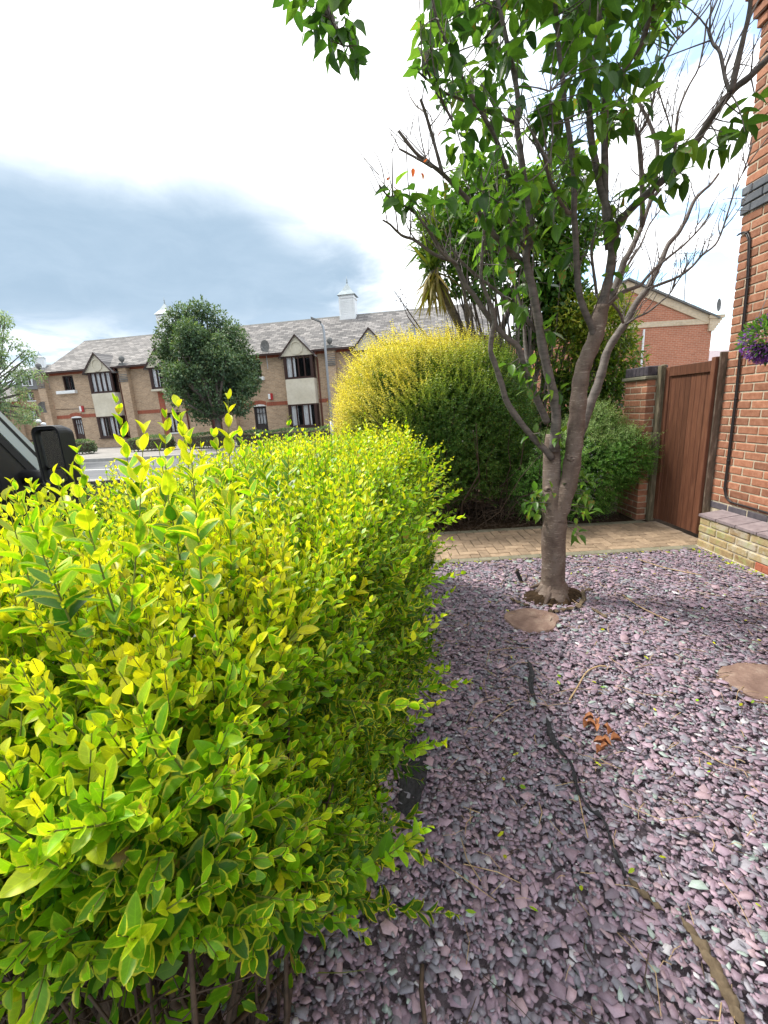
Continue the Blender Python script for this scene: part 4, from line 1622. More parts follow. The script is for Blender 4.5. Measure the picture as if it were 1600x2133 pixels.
# bare soil round the trunk
mb = MB()
n = 30
for (r0, z_) in ((.215, -.03), (.175, .004), (.13, .028), (.05, .06)):
    for k in range(n):
        a = 2 * pi * k / n
        q = r0 * (1 + .18 * sin(2 * a + 1) + random.uniform(-.06, .06))
        mb.v.append((TREE[0] + q * 1.15 * cos(a), TREE[1] - .02 + q * sin(a), z_ + random.uniform(-.008, .010)))
for i in range(3):
    for k in range(n):
        k2 = (k + 1) % n
        mb.f.append((i * n + k, i * n + k2, (i + 1) * n + k2, (i + 1) * n + k))
        mb.m.append(0)
mb.build('soil_patch', M['soil'], kind='structure')

# ------------------------------------------------------------------ variegated privet hedge
HP0, HP1 = np.array([-.74, .40, 0]), np.array([-.19, 3.82, 0])
HA = unit(HP1 - HP0)
HN = np.array([HA[1], -HA[0], 0])
HLEN = np.linalg.norm(HP1 - HP0)
mb = MB()
hs = [-.6, .0, .4, 1.0, 1.7, 2.5, 3.3, 3.52]
for q in hs:
    p = HP0 + HA * q
    for w_ in (-.95, -.5, -.1, .12):
        r_ = p + HN * w_
        mb.v.append((r_[0], r_[1], random.uniform(-.012, .03) if w_ < .05 else -.04))
for i in range(len(hs) - 1):
    for k in range(3):
        a = i * 4 + k
        mb.f.append((a, a + 1, a + 5, a + 4))
        mb.m.append(0)
mb.build('hedge_soil', M['soil'], kind='structure', smooth=True)



def hedge_top(s):
    return 1.12 + .12 * np.clip(s / 2.6, 0, 1) ** .8


def lumps(p, k=1.0):
    return (np.sin(p[:, 0] * 5.1 * k + 1.3) * np.sin(p[:, 1] * 4.3 * k + .7) + .6 * np.sin(p[:, 2] * 7 * k + p[:, 1] * 6.1 * k) + .5 * np.sin(p[:, 0] * 11 * k + p[:, 1] * 9 * k + p[:, 2] * 8 * k))


def hedge_surface(counts, rng):
    """points on a rounded box: q in [-1,1]^3 (across, along, up)"""
    Q = []
    for face, n in counts.items():
        q = rng.uniform(-1, 1, (n, 3))
        a, sg = {'top': (2, 1), 'right': (0, 1), 'left': (0, -1), 'near': (1, -1), 'far': (1, 1)}[face]
        q[:, a] = sg
        Q.append(q)
    Q = np.concatenate(Q)
    k = (np.abs(Q) ** 4.6).sum(1) ** (1 / 4.6)
    Qr = 1.035 * Q / k[:, None]
    nq = np.sign(Qr) * np.abs(Qr) ** 3.6
    s = (Qr[:, 1] + 1) / 2 * HLEN
    top = hedge_top(s)
    bot = .12 + .64 * np.clip((.72 - s) / .35, 0, 1) * np.clip((1.14 - Qr[:, 0]) / .36, 0, 1)
    hz = (top - bot) / 2
    half = np.where(Qr[:, 0] < 0, .74, .60) - .02 * Qr[:, 2]
    p = HP0 + HA * s[:, None] + HN * (Qr[:, 0] * half)[:, None]
    p[:, 2] = bot + hz * (Qr[:, 2] + 1)
    n = unit(HN * (nq[:, 0] / .6)[:, None] + HA * (nq[:, 1] / 1.7)[:, None] + np.array([0, 0, 1.0]) * (nq[:, 2] / .55)[:, None])
    p = p + n * (lumps(p) * .034 + .02 * np.sin(p[:, 1] * 13 + p[:, 2] * 9))[:, None]
    return p, n


rng = np.random.default_rng(5)
hp, hn = hedge_surface({'top': 2500, 'right': 2150, 'near': 620, 'far': 420, 'left': 420}, rng)
hedge = thing('privet_hedge', 'long clipped golden variegated privet hedge filling the left foreground', 'hedge', (-.5, 2.1, 0))
N = len(hp)
upness = np.clip(hn[:, 2], 0, 1)
ln = rng.uniform(.11, .21, N) * (1 + .25 * upness)
dr = unit(hn * .75 + np.array([0, 0, .62]) + rng.normal(0, .40, (N, 3)))
root = hp - hn * rng.uniform(.06, .16, N)[:, None] - dr * (ln * .25)[:, None]
LL = rng.uniform(.027, .042, N) * (1 + .16 * np.clip(1.35 - hp[:, 1], 0, .8))
# vigorous upright shoots standing above the clipped top
spec = [(240, 830, 1.05, .30), (370, 835, .80, .46), (475, 820, .86, .44), (300, 890, .70, .30), (345, 860, .92, .3), (600, 865, 1.55, .30), (160, 935, 1.0, .22), (110, 975, .9, .2),
        (540, 905, 1.3, .22), (420, 925, 1.2, .2), (650, 905, 2.0, .2), (720, 880, 2.6, .2), (850, 880, 3.2, .18), (800, 870, 3.4, .16), (330, 930, .78, .2), (445, 900, .9, .3), (500, 900, 1.1, .25),
        (560, 930, 1.4, .22), (620, 920, 1.7, .2), (760, 860, 3.1, .2), (690, 900, 2.2, .2), (395, 910, .62, .22), (150, 985, .62, .2), (70, 1010, .75, .2), (30, 1010, .9, .25), (10, 1030, .7, .22), (60, 1000, 1.2, .22), (100, 1010, 1.4, .2), (20, 1000, 1.4, .25), (130, 1000, 1.6, .2), (170, 965, 1.9, .2), (230, 962, 2.0, .2), (45, 1040, .6, .2), (90, 1030, .95, .2)]
r2, d2, l2, L2 = [], [], [], []
for (a, b, Y, l_) in spec:
    tip = at(a, b, Y)
    dd_ = unit(np.array([rng.normal(0, .12), rng.normal(0, .12), 1.0]))
    r2.append(tip - dd_ * l_ - np.array([0, 0, .18 * l_]))
    d2.append(dd_)
    l2.append(l_)
    L2.append(.047 if Y < 1.7 else .040)
for k in range(55):
    s = rng.uniform(.1, HLEN - .1)
    w = rng.uniform(-.5, .5)
    p = HP0 + HA * s + HN * w
    p = p + np.array([0, 0, hedge_top(s) - .14])
    r2.append(p)
    d2.append(unit(np.array([rng.normal(0, .18), rng.normal(0, .18), 1.0])))
    l2.append(rng.uniform(.18, .30))
    L2.append(.044)
# sprays that lean out over the slate
for (a, b, Y, ddx, l_) in [(700, 1465, 1.0, (.7, -.1, .55), .26), (765, 1215, 1.15, (.75, -.1, .35), .25), (870, 1690, 1.18, (.85, -.1, .35), .26), (590, 1735, .72, (.85, .05, .2), .22), (815, 1890, .98, (.8, -.15, -.2), .26),
                           (860, 1290, 1.9, (.8, -.1, .3), .2), (765, 2020, .85, (.8, -.1, .0), .22), (470, 1560, .7, (.7, 0, .5), .22), (840, 1500, 1.6, (.8, -.1, .2), .2), (960, 1020, 3.0, (.8, -.3, .3), .28), (870, 1060, 2.6, (.7, -.4, .5), .26), (600, 1300, .95, (.6, -.1, .7), .25),
                           (810, 1770, 1.1, (.8, -.1, .1), .2), (550, 1900, .62, (.7, -.2, -.1), .2)]:
    tip = at(a, b, Y)
    dd_ = unit(np.array(ddx))
    r2.append(tip - dd_ * l_ - np.array([0, 0, .18 * l_]))
    d2.append(dd_)
    l2.append(l_)
    L2.append(.066)
for k in range(70):                                  # more of them along the right face
    s = rng.uniform(.35, HLEN - .1)
    p = HP0 + HA * s + HN * .50 + np.array([0, 0, rng.uniform(.3, 1.05)])
    r2.append(p)
    d2.append(unit(HN * rng.uniform(.6, 1) + np.array([0, -.15, rng.uniform(.0, .9)]) + rng.normal(0, .15, 3)))
    l2.append(rng.uniform(.22, .36))
    L2.append(rng.uniform(.040, .054))
nv = len(r2)
root = np.concatenate([root, np.array(r2)])
dr = np.concatenate([dr, np.array(d2)])
ln = np.concatenate([ln, np.array(l2)])
LL = np.concatenate([LL, np.array(L2)])
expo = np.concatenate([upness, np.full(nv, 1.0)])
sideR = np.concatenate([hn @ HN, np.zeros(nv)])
isv = np.concatenate([np.zeros(N, bool), np.ones(nv, bool)])
b_, d_, n_, L_, W_, si, tt, stem = grow_shoots(root, dr, ln, .0195, LL, .52, rng, .18, 1.08, .38)
# how golden: young tips on the sunny top are yellow, older shaded leaves green
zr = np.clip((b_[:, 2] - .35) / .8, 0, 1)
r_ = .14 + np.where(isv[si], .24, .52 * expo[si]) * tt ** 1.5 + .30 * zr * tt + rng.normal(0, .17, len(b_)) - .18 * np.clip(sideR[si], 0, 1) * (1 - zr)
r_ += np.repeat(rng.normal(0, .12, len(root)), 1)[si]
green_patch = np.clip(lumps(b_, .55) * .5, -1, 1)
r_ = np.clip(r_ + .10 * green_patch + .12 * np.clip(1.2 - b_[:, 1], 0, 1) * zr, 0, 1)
vari = np.clip((rng.normal(.5, .34, len(root)) + isv * .4)[si] + rng.normal(0, .15, len(b_)), 0, 1)
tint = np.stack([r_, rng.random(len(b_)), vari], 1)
# inner, older leaves
ip, inn = hedge_surface({'top': 4600, 'right': 4600, 'near': 1300, 'far': 800, 'left': 1200}, rng)
ni = len(ip)
ib = ip - inn * rng.uniform(.10, .30, ni)[:, None]
lowk = rng.random(ni) < .27                          # some hang low inside the near end
ib[lowk] = HP0 + HA * rng.uniform(-.02, 1.2, lowk.sum())[:, None] + HN * rng.uniform(-.6, .42, lowk.sum())[:, None]
ib[lowk, 2] = rng.uniform(.12, .85, lowk.sum())
b_ = np.concatenate([b_, ib])
d_ = np.concatenate([d_, unit(inn * .6 + rng.normal(0, .7, (ni, 3)))])
n_ = np.concatenate([n_, unit(inn * .5 + np.array([0, 0, .7]) + rng.normal(0, .5, (ni, 3)))])
L_ = np.concatenate([L_, rng.uniform(.032, .05, ni)])
W_ = np.concatenate([W_, rng.uniform(.017, .026, ni)])
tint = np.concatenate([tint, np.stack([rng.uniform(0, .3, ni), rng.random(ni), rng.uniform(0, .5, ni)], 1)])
tt = np.concatenate([tt, np.zeros(ni)])
ok = (b_[:, 2] > .03) & (np.linalg.norm(b_ - CAM, axis=1) > .34)
b_, d_, n_, L_, W_, tint, tt = b_[ok], d_[ok], n_[ok], L_[ok], W_[ok], tint[ok], tt[ok]
pxx, pyy, dd = pix(b_)
vis = (pxx > 5) & (pxx < 1000) & (pyy > 800) & (pyy < 2120) & (dd > .3)
score = L_ / np.maximum(dd, .3) * vis * (tt > .55) * (b_[:, 2] > .7)
big = np.argsort(-score)[:300]
isb = np.zeros(len(b_), bool)
isb[big] = True
fine = (dd < .95) & ~isb & (tt > 0)
near = (dd < 1.45) & ~isb & (tt > 0) & ~fine
far = ~near & ~isb & ~fine
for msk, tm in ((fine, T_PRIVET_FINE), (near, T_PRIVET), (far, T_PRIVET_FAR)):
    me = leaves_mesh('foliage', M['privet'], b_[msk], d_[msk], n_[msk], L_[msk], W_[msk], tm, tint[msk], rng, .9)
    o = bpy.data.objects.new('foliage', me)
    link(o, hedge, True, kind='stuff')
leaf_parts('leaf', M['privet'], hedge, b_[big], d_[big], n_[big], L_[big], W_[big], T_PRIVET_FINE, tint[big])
Rr = np.stack([np.full(len(root), .0022), np.full(len(root), .0018), np.full(len(root), .0013), np.full(len(root), .0006)], 1)
link(bpy.data.objects.new('shoots', tubes_mesh('shoots', M['green_stem'], stem[:, [0, 2, 3]], Rr[:, [0, 2, 3]], 3)), hedge, True, kind='stuff')
# woody framework inside, bare at the near end
ns = 190
s = rng.uniform(.08, HLEN - .05, ns)
s[:70] = rng.uniform(.02, .5, 70)
w = rng.uniform(-.5, .36, ns)
g0 = HP0 + HA * s[:, None] + HN * w[:, None]
g0[:, 2] = -.03
e0 = g0 + rng.normal(0, .07, (ns, 3)) + HN * (w * .15)[:, None]
e0[:, 2] = hedge_top(s) - rng.uniform(.12, .5, ns)
m0 = (g0 + e0) / 2 + rng.normal(0, .05, (ns, 3))
m1 = g0 * .72 + e0 * .28 + rng.normal(0, .03, (ns, 3))
P = np.stack([g0, m1, m0, e0], 1)
rr = rng.uniform(.003, .010, ns)
Rw = np.stack([rr, rr * .85, rr * .65, rr * .35], 1)
link(bpy.data.objects.new('stems', tubes_mesh('stems', M['twig'], P, Rw, 6)), hedge, True, kind='stuff')
nt_ = 1500
s = rng.uniform(.0, HLEN, nt_)
s[:700] = rng.uniform(.0, .55, 700)
a0 = HP0 + HA * s[:, None] + HN * rng.uniform(-.6, .40, nt_)[:, None]
a0[:, 2] = rng.uniform(.02, .85, nt_)
dirs = unit(rng.normal(0, 1, (nt_, 3)) + (0, -.1, .3))
lnn = rng.uniform(.06, .28, nt_)
P = np.stack([a0 + dirs * (lnn * k / 3)[:, None] + rng.normal(0, .006, (nt_, 3)) for k in range(4)], 1)
Rw = np.tile(np.array([.0022, .0018, .0014, .0007]), (nt_, 1))
link(bpy.data.objects.new('dead_twigs', tubes_mesh('dead_twigs', M['twig'], P, Rw, 4)), hedge, True, kind='stuff')
# a thick dead stub standing at the near end
mb = MB()
q0, q1 = gnd(215, 2133, .35), at(238, 1975, .62)
mb.tube([(q0[0], q0[1], .0), tuple(q0), tuple((q0 + q1) / 2 + (.004, 0, 0)), tuple(q1)], [.017, .015, .011, .003], 8, wob=.25)
mb.build('dead_stub', M['twig'], hedge, True, smooth=True)


# ------------------------------------------------------------------ shrubs
def ellipsoid_surface(c, r, n, rng, zmin=None, power=2.0):
    d = unit(rng.normal(size=(n, 3)))
    k = (np.abs(d) ** power).sum(1) ** (1 / power)
    d2 = d / k[:, None]
    p = np.array(c) + d2 * np.array(r)
    nn = unit(d2 / np.array(r))
    if zmin is not None:
        k = p[:, 2] > zmin
        p, nn = p[k], nn[k]
    return p, nn


def stems_from(base, tips, rng, r0=.012, n=6, wobble=.06):
    P = []
    for k in range(5):
        f = k / 4
        q = base * (1 - f) + tips * f + rng.normal(0, wobble * (f * (1 - f)) * 2, base.shape)
        P.append(q)
    P = np.stack(P, 1)
    rr = rng.uniform(.5, 1.2, len(base)) * r0
    return P, np.stack([rr, rr * .85, rr * .7, rr * .5, rr * .3], 1)


# golden bush behind the path
rng = np.random.default_rng(31)
gb = thing('golden_bush', 'big rounded bush, golden yellow on top and dark green below, behind the hedge end', 'bush', (.8, 5.95, 0))
gc, gr_ = np.array([.80, 6.0, 1.12]), np.array([1.28, 1.0, 1.13])
p, n = ellipsoid_surface(gc, gr_, 9500, rng, .22, 2.5)
keep = (p[:, 1] < 6.9)
p, n = p[keep], n[keep]
p = p + n * (lumps(p, .8) * .045)[:, None]
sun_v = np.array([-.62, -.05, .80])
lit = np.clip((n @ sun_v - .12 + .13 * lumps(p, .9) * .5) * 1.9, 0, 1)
N = len(p)
ln = rng.uniform(.12, .24, N) * (1 + .8 * lit)
dr = unit(n * .8 + np.array([0, 0, .35]) + rng.normal(0, .34, (N, 3)) + np.array([-.25, 0, .12]) * lit[:, None])
root = p - n * .10 - dr * .05
b1, d1, n1, L1, W1, si, tt, stem = grow_shoots(root, dr, ln, .021, rng.uniform(.025, .037, N), .52, rng, .12)
low = b1[:, 2] > .24 + .10 * np.sin(b1[:, 0] * 7)
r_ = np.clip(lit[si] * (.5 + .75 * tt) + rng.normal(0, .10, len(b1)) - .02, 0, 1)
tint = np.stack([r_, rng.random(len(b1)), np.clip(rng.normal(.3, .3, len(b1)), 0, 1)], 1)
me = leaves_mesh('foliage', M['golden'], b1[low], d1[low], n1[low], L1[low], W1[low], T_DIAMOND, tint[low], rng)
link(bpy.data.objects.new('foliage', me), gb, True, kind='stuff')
ni = 26000
ip, inn = ellipsoid_surface(gc, gr_ * .86, ni, rng, .28, 2.5)
ni = len(ip)
ip = ip - inn * rng.uniform(0, .30, ni)[:, None]
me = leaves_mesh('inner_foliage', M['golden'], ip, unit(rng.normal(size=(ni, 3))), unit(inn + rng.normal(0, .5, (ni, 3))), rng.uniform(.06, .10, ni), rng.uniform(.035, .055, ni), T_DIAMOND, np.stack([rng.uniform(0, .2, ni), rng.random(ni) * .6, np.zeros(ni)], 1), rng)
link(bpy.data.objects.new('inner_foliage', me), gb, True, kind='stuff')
Rs = np.tile(np.array([.0016, .0014, .0011, .0006]), (N, 1))
link(bpy.data.objects.new('shoots', tubes_mesh('shoots', M['twig'], stem[::2], Rs[::2], 3)), gb, True, kind='stuff')
ns = 150
bs = np.stack([rng.normal(.85, .42, ns), rng.normal(5.75, .28, ns), np.zeros(ns)], 1)
tp = bs + np.stack([rng.normal(0, .45, ns), rng.normal(-.15, .35, ns), rng.uniform(.4, 1.5, ns)], 1)
P, Rw = stems_from(bs, tp, rng, .011, wobble=.12)
link(bpy.data.objects.new('stems', tubes_mesh('stems', M['twig'], P, Rw, 5)), gb, True, kind='stuff')
ns = 420
bs = np.stack([rng.uniform(.0, 1.9, ns), rng.uniform(4.98, 5.6, ns), rng.uniform(.06, .5, ns)], 1)
tp = bs + np.stack([rng.normal(0, .22, ns), rng.normal(-.03, .12, ns), rng.normal(.05, .16, ns)], 1)
tp[:, 2] = np.maximum(tp[:, 2], .04)
P, Rw = stems_from(bs, tp, rng, .0035, wobble=.05)
link(bpy.data.objects.new('dead_twigs', tubes_mesh('dead_twigs', M['twig'], P, Rw, 4)), gb, True, kind='stuff')

# small-leaved shrub in front of the pier
rng = np.random.default_rng(33)
sb = thing('clipped_shrub', 'small-leaved shrub with pale variegated top spilling out in front of the brick pier', 'shrub', (2.5, 5.2, 0))
p1, n1 = ellipsoid_surface((2.42, 5.30, .60), (.58, .40, .62), 2800, rng, .08)
p2, n2 = ellipsoid_surface((2.92, 5.12, .78), (.30, .24, .32), 1100, rng, .2)
p3, n3 = ellipsoid_surface((2.62, 5.35, 1.02), (.34, .25, .40), 800, rng, .6)
p4, n4 = ellipsoid_surface((2.0, 5.35, .42), (.42, .32, .40), 1100, rng, .05)
p, n = np.concatenate([p1, p2, p3, p4]), np.concatenate([n1, n2, n3, n4])
keep = p[:, 1] < 5.5
p, n = p[keep], n[keep]
N = len(p)
pale = np.clip((p[:, 2] - .62) * 1.4 + .9 * (n[:, 2] - .3) + .25 * lumps(p, 1.5) * .5, 0, 1)
ln = rng.uniform(.09, .22, N)
ln[rng.random(N) < .03] *= 1.8
dr = unit(n * .9 + np.array([.1, 0, .18]) + rng.normal(0, .4, (N, 3)))
root = p - n * .07
b1, d1, n1, L1, W1, si, tt, stem = grow_shoots(root, dr, ln, .017, rng.uniform(.020, .030, N), .55, rng, -.05, 1.35, .9)
low = (b1[:, 2] > .02) & ~((b1[:, 1] > 5.03) & (b1[:, 0] > 3.04))
r_ = np.clip(.36 + pale[si] * (.3 + .6 * tt) + rng.normal(0, .12, len(b1)), 0, 1)
tint = np.stack([r_, rng.random(len(b1)), np.clip(pale[si] * .8 + rng.normal(-.4, .3, len(b1)), 0, 1)], 1)
me = leaves_mesh('foliage', M['box'], b1[low], d1[low], n1[low], L1[low], W1[low], T_DIAMOND, tint[low], rng)
link(bpy.data.objects.new('foliage', me), sb, True, kind='stuff')
link(bpy.data.objects.new('shoots', tubes_mesh('shoots', M['twig'], stem[::2], np.tile(np.array([.0016, .0013, .001, .0005]), (N, 1))[::2], 3)), sb, True, kind='stuff')
ni = 5000
ip = np.concatenate([np.array((2.42, 5.32, .6)) + unit(rng.normal(size=(ni, 3))) * rng.uniform(.3, .95, (ni, 1)) * (.5, .33, .55)])
me = leaves_mesh('inner_foliage', M['box'], ip, unit(rng.normal(size=(ni, 3))), unit(rng.normal(0, .6, (ni, 3)) + (0, -.4, .6)), rng.uniform(.03, .05, ni), rng.uniform(.016, .026, ni), T_DIAMOND, np.stack([rng.uniform(0, .2, ni), rng.random(ni) * .6, np.zeros(ni)], 1), rng)
link(bpy.data.objects.new('inner_foliage', me), sb, True, kind='stuff')

# broad-leaved shrub behind the cherry
rng = np.random.default_rng(35)


def leafy_shrub(name, label, cat, base, blobs, nl, mat, L, ratio, tintf, nstem, tmpl, r0=.02, drop=.3):
    th = thing(name, label, cat, base)
    bp, bd, bn = [], [], []
    tot = sum(b[1][0] * b[1][1] * b[1][2] for b in blobs) ** 1.0
    tips = []
    for c, r in blobs:
        k = int(nl * r[0] * r[1] * r[2] / tot)
        d = unit(rng.normal(size=(k, 3)))
        q = np.array(c) + d * np.array(r) * rng.uniform(.45, 1.05, (k, 1)) ** .7
        bp.append(q)
        bd.append(unit(d * .8 + rng.normal(0, .6, (k, 3)) + (0, 0, -drop)))
        bn.append(unit(np.array([0, 0, 1.0]) + d * .4 + rng.normal(0, .4, (k, 3))))
        tips.append(np.array(c) + unit(rng.normal(size=(max(3, int(nstem * len(q) / nl)), 3))) * np.array(r) * .8)
    bp, bd, bn, tips = map(np.concatenate, (bp, bd, bn, tips))
    k = len(bp)
    t_ = tintf(bp, rng)
    LLx = rng.uniform(*L, k)
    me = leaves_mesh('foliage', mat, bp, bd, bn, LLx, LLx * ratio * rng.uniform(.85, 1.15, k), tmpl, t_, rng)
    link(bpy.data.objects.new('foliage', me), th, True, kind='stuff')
    b0 = np.array(base) + rng.normal(0, 1, (len(tips), 3)) * (.14, .14, 0)
    P, Rw = stems_from(b0, tips, rng, r0, wobble=.16)
    link(bpy.data.objects.new('stems', tubes_mesh('stems', M['limb_bark'], P, Rw, 6)), th, True)
    return th


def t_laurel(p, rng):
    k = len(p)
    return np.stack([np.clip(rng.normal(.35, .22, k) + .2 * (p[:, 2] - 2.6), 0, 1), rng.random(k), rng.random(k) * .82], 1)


leafy_shrub('evergreen_shrub', 'tall broad-leaved evergreen shrub directly behind the cherry and the golden bush', 'shrub', (2.0, 6.5, 0),
            [(tuple(at(a_, b_, y_)), (r_, .45, r_ * k_)) for a_, b_, y_, r_, k_ in ((950, 470, 6.8, .36, 1), (1015, 530, 6.8, .42, .8), (1080, 440, 6.6, .5, 1), (1150, 560, 6.6, .42, 1.1), (1000, 400, 6.7, .42, 1), (1130, 640, 6.7, .36, .9), (1190, 470, 6.6, .40, 1.1), (905, 520, 6.9, .22, 1), (1090, 600, 6.8, .3, .8), (1160, 380, 6.8, .35, 1), (950, 590, 6.9, .22, .6), (1180, 640, 6.7, .34, 1), (1110, 690, 6.8, .26, .8), (1040, 470, 6.7, .36, 1), (900, 440, 6.9, .2, .8), (965, 525, 6.05, .2, 1), (990, 470, 6.05, .22, 1), (1010, 590, 6.1, .18, 1), (945, 455, 6.1, .16, 1))],
            17000, M['laurel'], (.07, .115), .52, t_laurel, 60, T_LAUREL, .022)


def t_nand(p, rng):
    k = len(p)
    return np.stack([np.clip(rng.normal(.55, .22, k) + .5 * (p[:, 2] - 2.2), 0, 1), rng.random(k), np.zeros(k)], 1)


leafy_shrub('feathery_shrub', 'feathery yellow-green shrub with many thin stems behind the trunk and left of the brick pier', 'shrub', (2.95, 6.4, 0),
            [((3.15, 6.4, 2.35), (.48, .4, .45)), ((3.45, 6.5, 1.95), (.42, .3, .42)), ((2.7, 6.5, 2.1), (.42, .35, .5)), ((3.0, 6.4, 1.35), (.5, .3, .35)), ((2.6, 6.5, 1.3), (.4, .3, .45)), ((3.3, 6.45, 2.7), (.28, .25, .25)), ((3.05, 6.35, 1.75), (.5, .3, .4)), ((2.75, 6.4, 2.6), (.35, .3, .3)), ((3.5, 6.6, 1.3), (.4, .2, .5)), ((2.3, 6.5, .8), (.5, .3, .5)), ((1.9, 6.4, 1.3), (.3, .3, .45))],
            22000, M['nandina'], (.05, .09), .36, t_nand, 110, T_PRIVET_FAR, .010, .1)

# cordyline palm
rng = np.random.default_rng(37)
pm = thing('cordyline_palm', 'spiky cordyline palm with green top and hanging brown leaves above the golden bush', 'palm', (1.9, 7.1, 0))
head = np.array(at(903, 562, 6.3))
mb = MB().tube([(1.75, 7.1, 0), (1.7, 7.1, 1.4), (1.5, 6.9, 2.2), (1.2, 6.5, 2.6), tuple(head)], [.09, .08, .07, .06, .055], 10, wob=.1)
mb.tube([(1.68, 7.08, 1.6), (2.0, 7.2, 2.6), (2.3, 7.2, 3.3)], [.06, .05, .04], 8, wob=.1)
mb.build('trunk', M['limb_bark'], pm, True, smooth=True)
tv = []
nlf = 190
for k in range(nlf):
    az_ = rng.uniform(0, 2 * pi)
    old = k >= 120
    el_ = rng.uniform(.0, 1.5) if not old else rng.uniform(-1.3, -.2)
    d = np.array([cos(az_) * cos(el_), sin(az_) * cos(el_), sin(el_)])
    tv.append((d, old))
dd_ = np.array([t_[0] for t_ in tv])
old = np.array([t_[1] for t_ in tv])
bb = head + np.where(old[:, None], np.array([.0, 0, -.08]), np.array([0, 0, .03])) + rng.normal(0, .04, (nlf, 3))
bb[:60] += np.array([.02, 0, .35])
Lp = rng.uniform(.34, .54, nlf)
tp_ = np.stack([np.where(old, rng.uniform(.75, 1, nlf), rng.uniform(.1, .6, nlf)), rng.random(nlf), np.where(rng.random(nlf) < .10, .97, 0)], 1)
nn_ = unit(np.array([0, 0, 1.0]) + rng.normal(0, .25, (nlf, 3)))
leaf_parts('frond', M['palm'], pm, bb, dd_, nn_, Lp, np.full(nlf, .034), T_STRAP, tp_, 12)
# bare seed stalk
mb = MB()
q = [at(920, 730, 7.0), at(880, 690, 6.9), at(845, 640, 6.8), at(820, 605, 6.8)]
mb.tube(q, [.012, .010, .007, .004], 5)
for k in range(9):
    a = q[2] * (1 - k / 9) + q[3] * (k / 9)
    e_ = a + rng.normal(0, .07, 3)
    mb.tube([a, e_], [.003, .002], 3)
    mb.lathe([(.001, -.012), (.011, 0), (.001, .012)], e_, 5)
q = [at(905, 735, 7.0), at(850, 660, 6.9), at(832, 615, 6.9)]
mb.tube(q, [.010, .007, .003], 5)
mb.build('seed_stalk', M['twig'], pm, True)


# ------------------------------------------------------------------ trees across the road
def clump_tree(name, label, base, trunk_pts, trunk_r, blobs, nl, mat, L, ratio, rbias, group=None, seed=41, outward=.8, drop=0.0):
    rng = np.random.default_rng(seed)
    th = thing(name, label, 'tree', base, group)
    mb = MB().tube(trunk_pts, trunk_r, 9, wob=.12)
    mb.build('trunk', M['limb_bark'], th, True, smooth=True)
    bp, bd, bn, tr = [], [], [], []
    lm = MB()
    tot = sum(r[0] * r[1] + r[1] * r[2] for c, r in blobs)
    for c, r in blobs:
        k = int(nl * (r[0] * r[1] + r[1] * r[2]) / tot)
        d = unit(rng.normal(size=(k, 3)))
        rad = rng.uniform(.35, 1.0, (k, 1)) ** .5 * (1 + .32 * np.sin(d[:, :1] * 9 + c[0]) * np.sin(d[:, 2:] * 8 + c[2]))
        bp.append(np.array(c) + d * np.array(r) * rad)
        bd.append(unit(d * outward + rng.normal(0, .7, (k, 3)) + (0, 0, -drop)))
        bn.append(unit(d + np.array([0, 0, .6]) + rng.normal(0, .5, (k, 3))))
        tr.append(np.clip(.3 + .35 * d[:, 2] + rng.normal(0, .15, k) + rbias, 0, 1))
        a = np.array(trunk_pts[-1]) * .7 + np.array(trunk_pts[-2]) * .3
        lm.tube([tuple(a), tuple((a + np.array(c)) / 2 + rng.normal(0, .1, 3)), tuple(c)], [trunk_r[-1] * .8, trunk_r[-1] * .5, .015], 5)
    lm.build('limbs', M['limb_bark'], th, True)
    bp, bd, bn, tr = map(np.concatenate, (bp, bd, bn, tr))
    k = len(bp)
    LLx = rng.uniform(*L, k)
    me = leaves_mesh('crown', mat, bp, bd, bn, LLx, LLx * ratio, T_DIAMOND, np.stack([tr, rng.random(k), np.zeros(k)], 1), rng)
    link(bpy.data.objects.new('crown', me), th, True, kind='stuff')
    return th


rng = np.random.default_rng(43)
cb_ = []
cc = np.array([-8.05, 22, 3.62])
for k in range(125):
    d = unit(rng.normal(size=3))
    d = d / (np.abs(d) ** 2.8).sum() ** (1 / 2.8)
    f = rng.uniform(.45, .93)
    wz = 2.4 if d[2] > 0 else 2.15
    q = cc + d * f * np.array([2.25, 2.1, wz])
    
    r = rng.uniform(.26, .56)
    cb_.append((tuple(q), (r, r, r * 1.05)))
for k in range(7):
    a = rng.uniform(-1.5, 1.6)
    cb_.append(((cc[0] + a, 22 + rng.uniform(-.6, .6), cc[2] + 2.2 - .25 * a * a + rng.uniform(-.1, .25)), (.2, .2, .5)))
for a_, b_ in ((345, 690), (358, 668), (338, 715), (330, 750), (372, 655), (352, 735), (385, 650), (365, 700), (430, 652), (402, 655), (455, 662), (480, 685), (500, 712), (520, 750), (415, 642), (440, 680), (525, 790), (470, 700)):
    cb_.append((tuple(at(a_, b_, 22)), (.42, .42, .42)))
clump_tree('street_tree', 'dense dark green round-headed tree standing on the verge in front of the terrace', (-8.0, 22, 0), [(-8.05, 22, 0), (-8.0, 22, .9), (-7.95, 22, 1.7)], [.17, .14, .13], cb_, 40000, M['street_leaf'], (.11, .18), .5, .0, None, 43)
cb_ = []
rng = np.random.default_rng(47)
for k in range(110):
    a = rng.uniform(0, 1)
    x_ = -15.4 + rng.normal(0, .95)
    z_ = rng.uniform(1.9, 6.5)
    if x_ > -14.35 - .3 * abs(z_ - 4.4):
        x_ = -14.9 - rng.random()
    cb_.append(((x_, 18.3 + rng.normal(0, .9), z_), (.26, .3, .30)))
